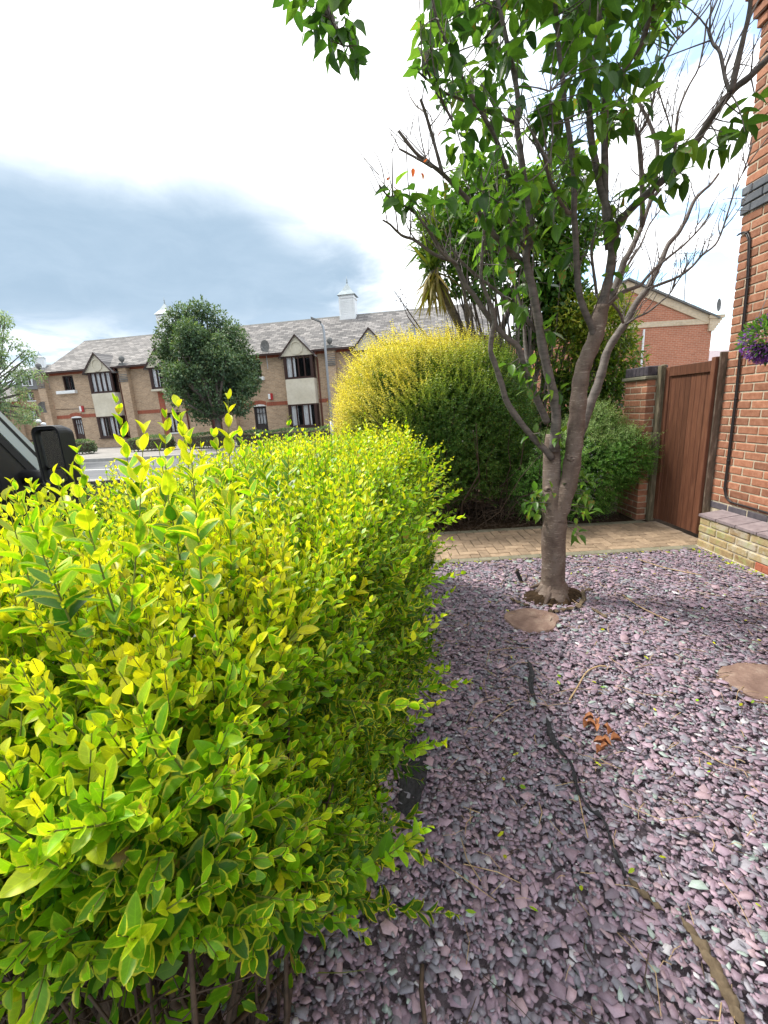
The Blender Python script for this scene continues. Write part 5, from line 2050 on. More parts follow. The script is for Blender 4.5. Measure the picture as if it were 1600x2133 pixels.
clump_tree('pale_tree', 'wispy pale green tree with drooping sprays at the left edge beside the van', (-16.2, 18.4, 0), [(-16.2, 18.4, 0), (-16.15, 18.4, 1.5), (-16.0, 18.4, 3.2)], [.16, .12, .06], cb_, 14000, M['wisp'], (.07, .15), .40, .1, None, 47, .6, .5)

# clipped dark hedges in the gardens opposite
for k, (s0, s1, t0, lab) in enumerate(((.2, 6.0, 5.55, 'low dark clipped hedge across the road below the left bay'), (8.2, 10.6, 5.4, 'low dark clipped hedge across the road to the left of the round tree trunk'), (11.4, 13.9, 5.4, 'low dark clipped hedge across the road under the dark front door'), (14.3, 20.5, 5.5, 'low dark clipped hedge across the road below the right-hand bays'))):
    rng = np.random.default_rng(60 + k)
    c = fac((s0 + s1) / 2, t0, .1)
    th = thing('low_hedge', lab, 'hedge', c, 'clipped hedges in the gardens opposite', FANG)
    n = int(2300 * (s1 - s0) / 2.5)
    half = (s1 - s0) / 2
    q = rng.uniform(-1, 1, (n, 3))
    ax = rng.choice([0, 1, 1, 2, 2, 2], n)
    q[np.arange(n), ax] = np.sign(q[np.arange(n), ax])
    q[:, 2] = np.where(ax == 2, 1, q[:, 2])
    kk = (np.abs(q) ** 6).sum(1) ** (1 / 6)
    q = q / kk[:, None]
    nn_ = unit(np.sign(q) * np.abs(q) ** 5 / np.array([half, .42, .36]))
    p = q * np.array([half, .42, .34]) + (0, 0, .34)
    p = p + nn_ * (np.sin(p[:, :1] * 3.1 + k) * .05 + rng.uniform(-.05, .03, (n, 1)))
    LLx = rng.uniform(.06, .10, n)
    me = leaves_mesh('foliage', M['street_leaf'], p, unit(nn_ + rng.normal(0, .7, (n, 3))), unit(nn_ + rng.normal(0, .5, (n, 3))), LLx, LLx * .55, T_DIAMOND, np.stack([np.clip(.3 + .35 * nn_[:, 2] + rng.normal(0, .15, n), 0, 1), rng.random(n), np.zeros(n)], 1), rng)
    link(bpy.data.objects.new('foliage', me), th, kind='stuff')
    mb = MB()
    for q_ in range(int((s1 - s0) / .25)):
        x_ = -half + .12 + q_ * .25
        mb.tube([(x_, 0, -.03), (x_ + .04, .03, .3), (x_ - .03, -.02, .55)], [.02, .016, .008], 4)
    mb.box(-half + .12, half - .12, -.3, .3, .1, .56)
    mb.build('stems', M['twig'], th)

# ------------------------------------------------------------------ the cherry tree
cherry = thing('cherry_tree', 'multi-stemmed cherry tree with ringed bark growing out of the slate', 'tree', tuple(TREE))
TY = 3.14


def cr(points, n=5):
    """Catmull-Rom through points"""
    P = [np.array(p, float) for p in points]
    P = [2 * P[0] - P[1]] + P + [2 * P[-1] - P[-2]]
    out = []
    for i in range(1, len(P) - 2):
        for k in range(n):
            t = k / n
            p0, p1, p2, p3 = P[i - 1:i + 3]
            out.append(.5 * (2 * p1 + (p2 - p0) * t + (2 * p0 - 5 * p1 + 4 * p2 - p3) * t * t + (3 * p1 - p0 - 3 * p2 + p3) * t ** 3))
    out.append(P[-2])
    return out


SKEL = []
rt = random.Random(5)


def limb(name, pts, y0, y1, r0, r1, mat=None, n=9, sub=4, wob=.10):
    """a limb through places seen at pts, from y0 to y1 metres ahead"""
    k = len(pts)
    P = [at(a, b, TY + y0 + (y1 - y0) * i / (k - 1)) for i, (a, b) in enumerate(pts)]
    Q = cr(P, sub)
    m = len(Q)
    ph = rt.uniform(0, 6)
    if mat is None:
        r0, r1 = r0 * .84, r1 * .84
    R = [(r0 + (r1 - r0) * (i / (m - 1)) ** .85) * (1 + .06 * sin(i * 1.7 + ph)) for i in range(m)]
    SKEL.extend(Q)
    mb = MB().tube(Q, R, n, wob=wob, rnd=rt)
    return mb.build(name, mat or M['limb_bark'], cherry, True, smooth=True)


# trunk with its flare
mb = MB()
tp = [TREE + (-.005, -.01, -.05), TREE + (-.005, -.01, .0), TREE + (0, -.005, .05), TREE + (0, 0, .11), at(1153, 1170, TY), at(1153, 1120, TY), at(1156, 1085, TY), at(1151, 1050, TY + .02), at(1149, 1010, TY + .05), at(1149, 970, TY + .06), at(1150, 935, TY + .07), at(1153, 905, TY + .07)]
mb.tube(cr(tp, 4), np.interp(np.linspace(0, 1, (len(tp) - 1) * 4 + 1), [0, .1, .18, .27, .36, .5, .6, .72, .85, 1], [.155, .145, .112, .090, .086, .089, .084, .065, .063, .052]), 18, wob=.05, rnd=rt)
mb.build('trunk', M['bark'], cherry, True, smooth=True)
for k in range(6):                                  # root buttresses
    a = 2 * pi * k / 6 + rt.uniform(-.2, .2)
    rr_ = rt.uniform(.10, .2)
    mb = MB().tube([TREE + (.05 * cos(a), .05 * sin(a), .13), TREE + (.10 * cos(a), .10 * sin(a), .06), TREE + (rr_ * cos(a) * 1.2, rr_ * sin(a) * 1.2, .0)], [.026, .022, .008], 7, wob=.5, rnd=rt)
    mb.build('root', M['bark'], cherry, True, smooth=True)
limb('limb', [(1160, 1085), (1171, 1050), (1186, 1000), (1194, 950), (1198, 908), (1203, 862), (1207, 812), (1214, 770), (1226, 737), (1240, 704), (1248, 670), (1254, 637)], -.02, .02, .066, .048, M['bark'], 14, 4, .05)
limb('limb', [(1190, 950), (1212, 890), (1228, 845), (1242, 812), (1255, 770), (1264, 735), (1284, 700), (1305, 670), (1325, 632), (1350, 600), (1357, 585), (1375, 550), (1392, 510), (1412, 487), (1430, 455), (1445, 420), (1462, 400), (1482, 382), (1497, 362)], .10, .75, .048, .010, None, 9)
LIMBS = [
    # left stem and its limbs
    ([(1150, 955), (1138, 940), (1105, 905), (1060, 845), (1045, 800), (1030, 755), (1022, 730), (1026, 690), (1030, 672), (1024, 640), (1008, 600), (1002, 572), (1007, 500), (1010, 437), (1003, 370), (1000, 340)], 0, -.35, .030, .007),
    ([(1153, 940), (1158, 885), (1158, 850), (1148, 800), (1138, 760), (1128, 710), (1120, 660), (1115, 630), (1106, 585), (1097, 550), (1097, 525), (1105, 500), (1103, 437), (1090, 362), (1086, 325), (1077, 262), (1080, 217), (1072, 160), (1060, 107), (1050, 57), (1037, 0), (1025, -70)], .02, -.25, .046, .012),
    ([(1097, 552), (1080, 540), (1055, 515), (1030, 490), (997, 442), (970, 410), (945, 385), (922, 362), (890, 337), (865, 317), (830, 272)], -.02, -.5, .026, .009),
    ([(922, 362), (905, 300), (895, 265), (886, 235), (876, 206)], -.42, -.5, .012, .009),
    ([(900, 348), (887, 340), (860, 325), (832, 310)], -.44, -.5, .009, .006),
    ([(1098, 520), (1085, 505), (1075, 490), (1060, 460), (1048, 440), (1037, 420)], 0, -.4, .015, .008),
    ([(1098, 500), (1082, 425), (1066, 384), (1048, 330), (1032, 287), (1012, 250), (990, 212), (967, 172), (950, 132), (938, 105), (920, 67), (905, 20), (895, -50)], 0, -.6, .020, .007),
    ([(1077, 257), (1050, 247), (1015, 232), (985, 217), (955, 205), (925, 192), (892, 167), (872, 150)], -.12, -.6, .012, .006),
    ([(950, 265), (942, 252), (920, 212), (900, 175), (885, 135)], -.5, -.6, .008, .004),
    ([(1140, 880), (1132, 862), (1118, 830), (1101, 790), (1090, 757), (1079, 722), (1058, 706), (1030, 677), (1005, 642), (985, 612), (972, 597), (960, 570), (945, 545), (930, 540), (905, 530), (885, 516), (862, 499), (840, 492), (825, 480), (812, 467), (797, 458)], .02, -.4, .030, .006),
    ([(950, 550), (938, 541), (920, 525), (903, 495), (885, 470), (865, 445), (840, 427), (807, 407), (790, 385)], -.25, -.6, .012, .005),
    ([(1118, 690), (1100, 668), (1070, 640), (1042, 612), (1010, 587), (980, 562), (955, 537), (935, 510)], .02, -.2, .018, .006),
    ([(1102, 790), (1098, 750), (1094, 715), (1090, 660), (1075, 600), (1060, 555), (1040, 530)], .05, .3, .022, .008),
    # right stem
    ([(1238, 705), (1232, 678), (1218, 648), (1207, 612), (1202, 562), (1200, 512), (1197, 462), (1196, 425), (1197, 375), (1194, 345), (1187, 287), (1177, 225), (1172, 162), (1165, 112), (1160, 50), (1156, 0), (1152, -70)], 0, -.3, .030, .013),
    ([(1198, 455), (1192, 443), (1180, 440), (1160, 407), (1145, 375), (1138, 345), (1130, 317)], 0, -.5, .018, .009),
    ([(1130, 317), (1145, 340), (1148, 320), (1152, 270), (1150, 225), (1146, 190)], -.5, -.55, .005, .003),
    ([(1252, 645), (1260, 612), (1267, 585), (1272, 555), (1276, 510), (1270, 465), (1262, 425), (1250, 387), (1240, 337), (1230, 275), (1227, 200), (1226, 150), (1238, 118), (1247, 50), (1250, 0), (1252, -70)], .02, -.1, .042, .014),
    ([(1226, 150), (1222, 100), (1226, 50), (1230, -20)], -.1, -.2, .012, .008),
    ([(1268, 520), (1262, 450), (1260, 350), (1260, 250), (1264, 200), (1288, 170), (1312, 125), (1337, 87), (1352, 37), (1364, -10), (1372, -70)], .02, -.35, .030, .016),
    ([(1258, 640), (1275, 615), (1290, 575), (1300, 545), (1312, 525), (1330, 487), (1342, 457), (1355, 420), (1375, 395)], .05, .45, .034, .014),
    ([(1276, 520), (1284, 480), (1290, 462), (1325, 425), (1362, 392), (1400, 357), (1450, 295), (1475, 255), (1498, 223), (1531, 184), (1564, 158), (1600, 121), (1640, 85)], .0, -.75, .032, .016),
    ([(1522, 194), (1535, 141), (1548, 82), (1561, 26), (1566, -40)], -.6, -.75, .017, .010),
    ([(1520, 192), (1510, 160), (1500, 110), (1485, 90), (1475, 60)], -.6, -.5, .011, .008),
    ([(1338, 470), (1338, 400), (1335, 340), (1330, 287), (1322, 263), (1308, 238), (1300, 225)], .3, .15, .022, .014),
    ([(1330, 280), (1342, 262), (1352, 238), (1360, 212), (1370, 162), (1387, 120), (1412, 82), (1450, 45), (1480, 5), (1500, -40)], .2, .0, .013, .004),
    ([(1352, 430), (1365, 370), (1370, 310), (1362, 280), (1350, 250), (1330, 212)], .42, .5, .020, .012),
    ([(1368, 395), (1395, 350), (1406, 315), (1410, 250), (1420, 212), (1437, 175), (1455, 142), (1467, 87), (1472, 45), (1480, 32), (1499, -10)], .45, .3, .012, .005),
    ([(1406, 320), (1395, 262), (1380, 215), (1370, 180), (1366, 168)], .42, .35, .007, .004),
    ([(1305, 675), (1325, 662), (1350, 650), (1375, 630), (1395, 612), (1408, 592), (1420, 575)], .3, .4, .011, .004),
    ([(1350, 602), (1375, 592), (1412, 577), (1442, 555), (1462, 532), (1490, 510), (1505, 478), (1521, 427), (1538, 378), (1564, 335), (1597, 289)], .4, .35, .014, .004),
    ([(1262, 640), (1280, 622), (1300, 607), (1332, 595), (1350, 575), (1367, 557), (1400, 530), (1425, 510), (1457, 477), (1480, 445)], .08, .3, .020, .006),
    ([(1275, 632), (1290, 650), (1298, 672)], .1, .28, .010, .012),
    ([(1243, 612), (1236, 560), (1232, 520), (1238, 495)], .02, -.1, .013, .009),
    ([(1290, 590), (1310, 548), (1335, 510), (1352, 470), (1380, 430), (1398, 395)], .2, .6, .012, .004),
]
for pts, y0, y1, r0, r1 in LIMBS:
    limb('limb', pts, y0, y1, r0, r1, None, 8 if r0 > .012 else 6, 3 if len(pts) > 8 else 4)
# knots on the bark
for (a, b, r) in ((1142, 1020, .021), (1190, 955, .022)):
    p = at(a, b, TY - .062)
    mb = MB()
    n = 12
    for (q, dz) in ((1.25, .02), (1.0, -.008), (.55, -.012), (.3, .006)):
        for k in range(n):
            t_ = 2 * pi * k / n
            mb.v.append((p[0] + r * q * cos(t_), p[1] + dz + (.006 * random.random()), p[2] + r * q * .9 * sin(t_)))
    for i in range(3):
        for k in range(n):
            k2 = (k + 1) % n
            mb.f.append((i * n + k, i * n + k2, (i + 1) * n + k2, (i + 1) * n + k))
            mb.m.append(0)
    mb.f.append(tuple(3 * n + k for k in range(n)))
    mb.m.append(0)
    mb.build('knot', M['bark'], cherry, True, smooth=True)

rng = np.random.default_rng(51)
SK = np.array(SKEL)
TW_P, TW_R = [], []


def twig(p0, p1, r0=.004, r1=.0018, bow=.08):
    f = np.linspace(0, 1, 5)[:, None]
    off = rng.normal(0, bow, 3) * np.linalg.norm(p1 - p0)
    TW_P.append(p0 + (p1 - p0) * f + off * (f * (1 - f)) * 2)
    TW_R.append(np.linspace(r0, r1, 5))


LB, LD, LNN, LLN, LT = [], [], [], [], []


def cluster(c, k, L=(.082, .138), red=0.0, droop=.55, bright=.0, spread=.05):
    j = SK[np.argmin(((SK - c) ** 2).sum(1))]
    if np.linalg.norm(j - c) > .02:
        twig(j, c)
    ax = unit(c - j + rng.normal(0, .03, 3) + (0, 0, .02))
    for q in range(k):
        a = q * 2.4 + rng.uniform(-.4, .4)
        ref = unit(np.cross(ax, (0.3, .1, 1.0)))
        b2 = np.cross(ax, ref)
        side = ref * cos(a) + b2 * sin(a)
        d = unit(ax * rng.uniform(.1, .6) + side + np.array([0, 0, -droop]) + rng.normal(0, .2, 3))
        base = c - ax * rng.uniform(0, spread * 2) + rng.normal(0, .006, 3)
        L_ = rng.uniform(*L)
        pet = base + d * .02
        LB.append(pet)
        LD.append(d)
        LNN.append(unit(np.array([0, 0, 1.0]) + side * .5 + rng.normal(0, .35, 3)))
        LLN.append(L_)
        LT.append((np.clip(rng.normal(.42 + bright, .24), 0, 1), rng.random(), .97 if rng.random() < red else rng.random() * .7))


def in_poly(x, y, poly):
    r = False
    for (x0, y0), (x1, y1) in zip(poly, poly[1:] + poly[:1]):
        if (y0 > y) != (y1 > y) and x < (x1 - x0) * (y - y0) / (y1 - y0) + x0:
            r = not r
    return r


def region(poly, n, k=(4, 7), yr=(-.6, .35), **kw):
    xs, ys = [p[0] for p in poly], [p[1] for p in poly]
    m = 0
    while m < n:
        a, b = rng.uniform(min(xs), max(xs)), rng.uniform(min(ys), max(ys))
        if not in_poly(a, b, poly):
            continue
        m += 1
        cluster(at(a, b, TY + rng.uniform(*yr)), int(rng.integers(*k)), **kw)


region([(900, -110), (1420, -110), (1400, 60), (1330, 110), (1250, 190), (1240, 420), (1040, 440), (965, 300), (890, 200), (880, 60)], 140)
region([(900, -110), (1420, -110), (1410, 20), (880, 20)], 56)
region([(960, 400), (1180, 400), (1200, 560), (1150, 690), (1050, 620), (980, 520)], 46, (3, 6), (-.4, .4), L=(.085, .13))
region([(1240, 150), (1340, 80), (1345, 210), (1270, 330), (1240, 340)], 16)
region([(1380, 310), (1470, 250), (1580, 190), (1590, 270), (1440, 340), (1380, 380)], 12, (3, 6), (-.85, -.45), L=(.09, .13))
region([(1330, 330), (1440, 330), (1440, 400), (1340, 400)], 6, (3, 5), (-.6, -.3), L=(.10, .14))
region([(1240, 400), (1340, 400), (1330, 500), (1250, 500)], 8, (3, 5), (-.2, .1), L=(.09, .13))
region([(1040, 730), (1180, 790), (1190, 920), (1130, 930), (1080, 830)], 11, (3, 5), (-.14, -.04), L=(.07, .10), bright=.25)
region([(1090, 990), (1135, 1010), (1130, 1085), (1080, 1050)], 8, (3, 6), (-.1, .1), L=(.06, .09), bright=.2)
region([(1195, 960), (1250, 990), (1230, 1120), (1190, 1110)], 13, (3, 6), (-.1, .1), L=(.06, .095), bright=.15)
region([(1250, 540), (1340, 560), (1330, 600), (1260, 610)], 3, (2, 4), (-.1, .1), L=(.07, .10))
for a, b, yy in ((905, 90, -.6), (880, 60, -.6), (872, 95, -.6), (925, 150, -.6), (915, 40, -.6), (940, 150, -.5), (900, 120, -.6), (960, 190, -.5), (830, 395, -.55), (815, 390, -.55), (855, 415, -.5), (870, 395, -.5), (900, 440, -.4), (930, 420, -.4), (945, 280, -.45), (965, 320, -.45),
                 (960, 350, -.5), (1000, 330, -.5), (990, 390, -.5), (1050, 380, -.5), (1095, 380, -.5)):
    cluster(at(a, b, TY + yy), int(rng.integers(4, 7)), red=.01)
for a, b, yy in ((925, 262, -.5), (895, 330, -.5), (812, 382, -.58), (870, 330, -.5)):
    cluster(at(a, b, TY + yy), 2, L=(.03, .05), red=.9)
LB, LD, LNN, LLN, LT = map(np.array, (LB, LD, LNN, LLN, LT))
LW = LLN * rng.uniform(.40, .54, len(LLN))
pxx, pyy, dd = pix(LB)
score = LLN / dd * ((pxx > 0) & (pxx < 1600) & (pyy > 0) & (pyy < 2133))
big = np.argsort(-score)[:300]
isb = np.zeros(len(LB), bool)
isb[big] = True
o = ~isb
link(bpy.data.objects.new('foliage', leaves_mesh('foliage', M['cherry'], LB[o], LD[o], LNN[o], LLN[o], LW[o], T_CHERRY, LT[o], rng)), cherry, True, kind='stuff')
leaf_parts('leaf', M['cherry'], cherry, LB[big], LD[big], LNN[big], LLN[big], LW[big], T_CHERRY, LT[big], 14)
# leaf stalks
P = np.stack([LB - LD * .022, LB - LD * .014 + (0, 0, .003), LB + LD * .002], 1)
# bare twigs, most of them on the right-hand side
for k in range(330):
    while True:
        i = rng.integers(len(SK))
        px_, py_, _ = pix(SK[i])
        w = 1.0 if px_ > 1290 else .6
        if py_ < 700 and rng.random() < w:
            break
    l_ = rng.uniform(.10, .42)
    d = unit(np.array([rng.normal(.25 if px_ > 1250 else -.25, .35), rng.normal(0, .35), 1.0]))
    twig(SK[i], SK[i] + d * l_, rng.uniform(.003, .005), .0014, .12)
    if rng.random() < .7:
        q = SK[i] + d * l_ * rng.uniform(.35, .8)
        d2 = unit(d + rng.normal(0, .5, 3))
        twig(q, q + d2 * rng.uniform(.05, .2), .0028, .0012, .1)
link(bpy.data.objects.new('twigs', tubes_mesh('twigs', M['limb_bark'], np.array(TW_P), np.array(TW_R), 5)), cherry, True, kind='stuff')
link(bpy.data.objects.new('leaf_stalks', tubes_mesh('leaf_stalks', M['green_stem'], P, np.full((len(P), 3), .0011), 3)), cherry, True, kind='stuff')

# ------------------------------------------------------------------ branch of another tree, hanging into the top of the view
rng = np.random.default_rng(53)
ob = thing('overhanging_tree', 'drooping branch of serrated green leaves hanging into the top of the view', 'tree', (.55, -1.9, 0))
mb = MB().tube(cr([(.55, -1.9, -.05), (.52, -1.88, .9), (.45, -1.8, 2.0), (.3, -1.3, 3.2)], 4), np.linspace(.10, .06, 13), 12, wob=.06)
mb.build('trunk', M['bark'], ob, True, smooth=True)
tipb = [np.array(q) for q in ((.3, -1.3, 3.2), (.12, -.3, 3.75), (-.08, .8, 3.75), (-.16, 1.5, 3.35), tuple(at(668, -40, 1.82)), tuple(at(690, 40, 1.84)), tuple(at(715, 95, 1.83)))]
Q = cr(tipb, 5)
mb = MB().tube(Q, np.linspace(.06, .004, len(Q)), 8, wob=.08)
mb.build('limb', M['limb_bark'], ob, True, smooth=True)
SK = np.array(Q[10:])
TW_P, TW_R = [], []
LB, LD, LNN, LLN, LT = [], [], [], [], []
for (a, b) in ((620, -20), (640, 0), (660, 20), (680, 10), (640, 35), (665, 60), (690, 60), (700, 30), (715, 70), (735, 45), (720, 95), (742, 80), (750, 95), (705, 100), (728, 115), (690, 85), (600, -30), (610, 5), (690, -20), (735, 15), (660, -30), (630, -50), (700, -50), (640, 60), (738, 105)):
    cluster(at(a, b, 1.83 + rng.uniform(-.12, .12)), 3, L=(.052, .078), droop=.9, bright=-.15, spread=.02)
LB, LD, LNN, LLN, LT = map(np.array, (LB, LD, LNN, LLN, LT))
leaf_parts('leaf', M['cherry'], ob, LB, LD, LNN, LLN, LLN * .58, T_CHERRY, LT, 8)
link(bpy.data.objects.new('twigs', tubes_mesh('twigs', M['twig'], np.array(TW_P), np.array(TW_R) * .6, 4)), ob, True, kind='stuff')

# ------------------------------------------------------------------ black van on the drive, heading away
VX = -2.35
van = thing('parked_van', 'black van parked beyond the hedge with its big square door mirror showing', 'van', (VX, 2.2, 0))
prof = [(4.22, .38), (4.3, .60), (4.24, .86), (4.05, 1.00), (3.22, 1.10), (2.53, 2.02), (2.35, 2.10), (-.75, 2.10), (-.85, 1.95), (-.88, .40)]


def vx(z, side):
    ins = 0 if z < 1.1 else .11 * (z - 1.1)
    return VX - ins if side > 0 else VX - 1.85 + ins


mb = MB()
n = len(prof)
vs = [(vx(z, 1), y, z) for y, z in prof] + [(vx(z, -1), y, z) for y, z in prof]
fs = []
for i in range(n):
    j = (i + 1) % n
    if i == 4:
        continue                                     # windscreen opening
    fs.append((i, j, j + n, i + n))
mb.add(vs, fs)
# side panels below the glass and round the openings
side_lo = [(4.22, .38), (4.3, .60), (4.24, .86), (4.05, 1.00), (3.22, 1.10), (1.15, 1.10), (-.87, 1.10), (-.88, .40)]
for sd in (1, -1):
    mb.add([(vx(z, sd), y, z) for y, z in side_lo], [tuple(range(len(side_lo)))])
    mb.add([(vx(z, sd), y, z) for y, z in ((1.30, 1.10), (1.30, 2.10), (-.75, 2.10), (-.85, 1.95), (-.87, 1.10))], [(0, 1, 2, 3, 4)])
    mb.add([(vx(z, sd), y, z) for y, z in ((2.45, 2.02), (2.35, 2.10), (1.3, 2.10), (1.3, 2.0))], [(0, 1, 2, 3)])
body = mb.build('body', M['van_paint'], van, True)
for sd in (1, -1):
    e = .012 * sd
    mb = MB()
    pa = [(3.25, 1.09), (2.55, 2.03), (2.42, 2.03), (3.07, 1.10)]
    mb.add([(vx(z, sd) + e, y, z) for y, z in pa] + [(vx(z, sd) - .07 * sd, y, z) for y, z in pa], [(0, 1, 2, 3), (7, 6, 5, 4), (0, 4, 5, 1), (1, 5, 6, 2), (2, 6, 7, 3), (3, 7, 4, 0)])
    mb.build('windscreen_pillar', M['pillar_sky_sheen'], van, True)
    pa = [(3.20, 1.09), (2.52, 2.02), (2.50, 2.02), (3.17, 1.09)]
    MB().add([(vx(z, sd) + e * 1.25, y, z) for y, z in pa] + [(vx(z, sd), y, z) for y, z in pa], [(0, 1, 2, 3), (0, 4, 5, 1), (2, 6, 7, 3), (3, 7, 4, 0)]).build('windscreen_seal', M['rubber'], van, True)
    mb = MB()
    pa = [(3.05, 1.11), (2.42, 2.0), (2.38, 2.0), (2.98, 1.11)]
    mb.add([(vx(z, sd) + e * 1.3, y, z) for y, z in pa] + [(vx(z, sd) - .03 * sd, y, z) for y, z in pa], [(0, 1, 2, 3), (0, 4, 5, 1), (2, 6, 7, 3), (3, 7, 4, 0)])
    mb.build('window_seal', M['rubber'], van, True)
    pa = [(2.98, 1.12), (2.4, 1.98), (1.36, 2.0), (1.34, 1.12)]
    MB().add([(vx(z, sd) - .012 * sd, y, z) for y, z in pa] + [(vx(z, sd) - .017 * sd, y, z) for y, z in pa], [(0, 1, 2, 3), (7, 6, 5, 4)]).build('side_window', M['dark_glass'], van, True)
    pa = [(3.0, 1.10), (2.72, 1.50), (2.66, 1.10)]
    MB().add([(vx(z, sd) + e * .9, y, z) for y, z in pa] + [(vx(z, sd) - .03 * sd, y, z) for y, z in pa], [(0, 1, 2), (0, 3, 4, 1), (1, 4, 5, 2), (2, 5, 3, 0)]).build('mirror_base', M['black_plastic'], van, True)
pa = [(3.23, 1.09), (2.53, 2.03)]
MB().add([(vx(1.1, 1), 3.225, 1.095), (vx(1.1, -1), 3.225, 1.095), (vx(2.02, -1), 2.53, 2.02), (vx(2.02, 1), 2.53, 2.02)], [(0, 1, 2, 3)]).build('windscreen', M['dark_glass'], van, True)
mb = MB().box(VX - 1.8, VX - .05, 1.2, 3.15, .5, 1.02).box(VX - 1.75, VX - .1, 1.2, 1.3, .5, 1.95)
mb.build('cabin', M['rubber'], van, True)
for (yy) in (3.55, .1):
    for x0, x1 in ((VX - .22, VX + .01), (VX - 1.86, VX - 1.63)):
        mb = MB()
        nn_ = 22
        for (x_, r_) in ((x0, .20), (x0, .33), (x1, .33), (x1, .20)):
            for k in range(nn_):
                a = 2 * pi * k / nn_
                mb.v.append((x_, yy + r_ * cos(a), .33 + r_ * sin(a)))
        for i in range(3):
            for k in range(nn_):
                k2 = (k + 1) % nn_
                mb.f.append((i * nn_ + k, i * nn_ + k2, (i + 1) * nn_ + k2, (i + 1) * nn_ + k))
                mb.m.append(0)
        wh = mb.build('wheel', M['rubber'], van, True)
        mb = MB()
        for k in range(nn_):
            a = 2 * pi * k / nn_
            mb.v.append(((x0 + x1) / 2 + .06, yy + .2 * cos(a), .33 + .2 * sin(a)))
        mb.f.append(tuple(range(nn_)))
        mb.m.append(0)
        mb.build('rim', M['steel'], wh, True)


def rrect(w, h, r, n=5):
    out = []
    for cx, cz, a0 in ((w / 2 - r, h / 2 - r, 0), (-w / 2 + r, h / 2 - r, pi / 2), (-w / 2 + r, -h / 2 + r, pi), (w / 2 - r, -h / 2 + r, 1.5 * pi)):
        for k in range(n + 1):
            a = a0 + (pi / 2) * k / n
            out.append((cx + r * cos(a), cz + r * sin(a)))
    return out


mc = np.array([-2.09, 2.78, 1.325])
mrot = radians(-8)


def mpt(u, v, w):                                   # across, along (away from the driver), up
    return (mc[0] + u * cos(mrot) - v * sin(mrot), mc[1] + u * sin(mrot) + v * cos(mrot), mc[2] + w)


mb = MB()
secs = [(0.0, .185, .375, .045), (-.006, .195, .385, .047), (.01, .200, .392, .05), (.06, .200, .390, .05), (.10, .18, .36, .05), (.125, .13, .29, .05)]
rings = [[mpt(u + (.012 if i > 3 else 0), v, w) for u, w in rrect(W_, H_, r_)] for i, (v, W_, H_, r_) in enumerate(secs)]
inner = [mpt(u, .0, w) for u, w in rrect(.160, .345, .036)]
inner2 = [mpt(u, .03, w) for u, w in rrect(.156, .34, .036)]
allr = [inner2, inner] + rings
k = len(inner)
for r_ in allr:
    mb.v += [tuple(p) for p in r_]
for i in range(len(allr) - 1):
    for q in range(k):
        q2 = (q + 1) % k
        mb.f.append((i * k + q, i * k + q2, (i + 1) * k + q2, (i + 1) * k + q))
        mb.m.append(0)
mb.f.append(tuple((len(allr) - 1) * k + q for q in range(k)))
mb.m.append(0)
mir = mb.build('door_mirror', M['black_plastic'], van, True)
mb = MB()
mb.v = [tuple(mpt(u, .022, w)) for u, w in rrect(.15, .235, .03)]
mb.v = [tuple(mpt(u, .022, w + .045)) for u, w in rrect(.15, .235, .03)]
mb.f = [tuple(range(len(mb.v)))]
mb.m = [0]
mb.build('mirror_glass', M['mirror'], mir, True)
mb = MB()
mb.v = [tuple(mpt(u, .022, w - .12)) for u, w in rrect(.15, .085, .025)]
mb.f = [tuple(range(len(mb.v)))]
mb.m = [0]
mb.build('mirror_glass', M['mirror'], mir, True)
mb = MB().tube([(VX + .0, 2.86, 1.2), (VX + .1, 2.85, 1.2), (mc[0] - .08, mc[1] + .07, 1.2)], [.05, .042, .05], 8)
mb.build('mirror_arm', M['black_plastic'], mir, True, smooth=True)

# ------------------------------------------------------------------ small things on the slate
rng = np.random.default_rng(61)


def ribbon(pts, widths, lift=.024, wav=.008, mi=None):
    """a crumpled strip of sheet lying on the stones; returns MB with thickness"""
    P = [gnd(a, b, lift) for a, b in pts]
    Q = cr(P, 5)
    m = len(Q)
    ws = np.interp(np.linspace(0, 1, m), np.linspace(0, 1, len(widths)), widths)
    mb = MB()
    for i, p in enumerate(Q):
        t_ = unit(Q[min(i + 1, m - 1)] - Q[max(i - 1, 0)])
        s_ = np.array([t_[1], -t_[0], 0])
        for u in (-1, -.35, .3, 1):
            z = wav * sin(i * 1.9 + u * 2.2) + rng.normal(0, wav * .5)
            q = p + s_ * (u * ws[i] / 2 * (1 + rng.normal(0, .12)))
            mb.v.append((q[0], q[1], max(.004, q[2] + z)))
    for i in range(m - 1):
        for q in range(3):
            a = i * 4 + q
            mb.f.append((a, a + 1, a + 5, a + 4))
            mb.m.append(0)
    return mb


def solid(o, th=.0015):
    md = o.modifiers.new('thickness', 'SOLIDIFY')
    md.thickness = th
    return o


def flat_thing(name, label, cat, mb, mat, group=None):
    o = mb.build(name, mat, None, smooth=True)
    o['label'] = label
    o['category'] = cat
    if group:
        o['group'] = group
    solid(o)
    return o


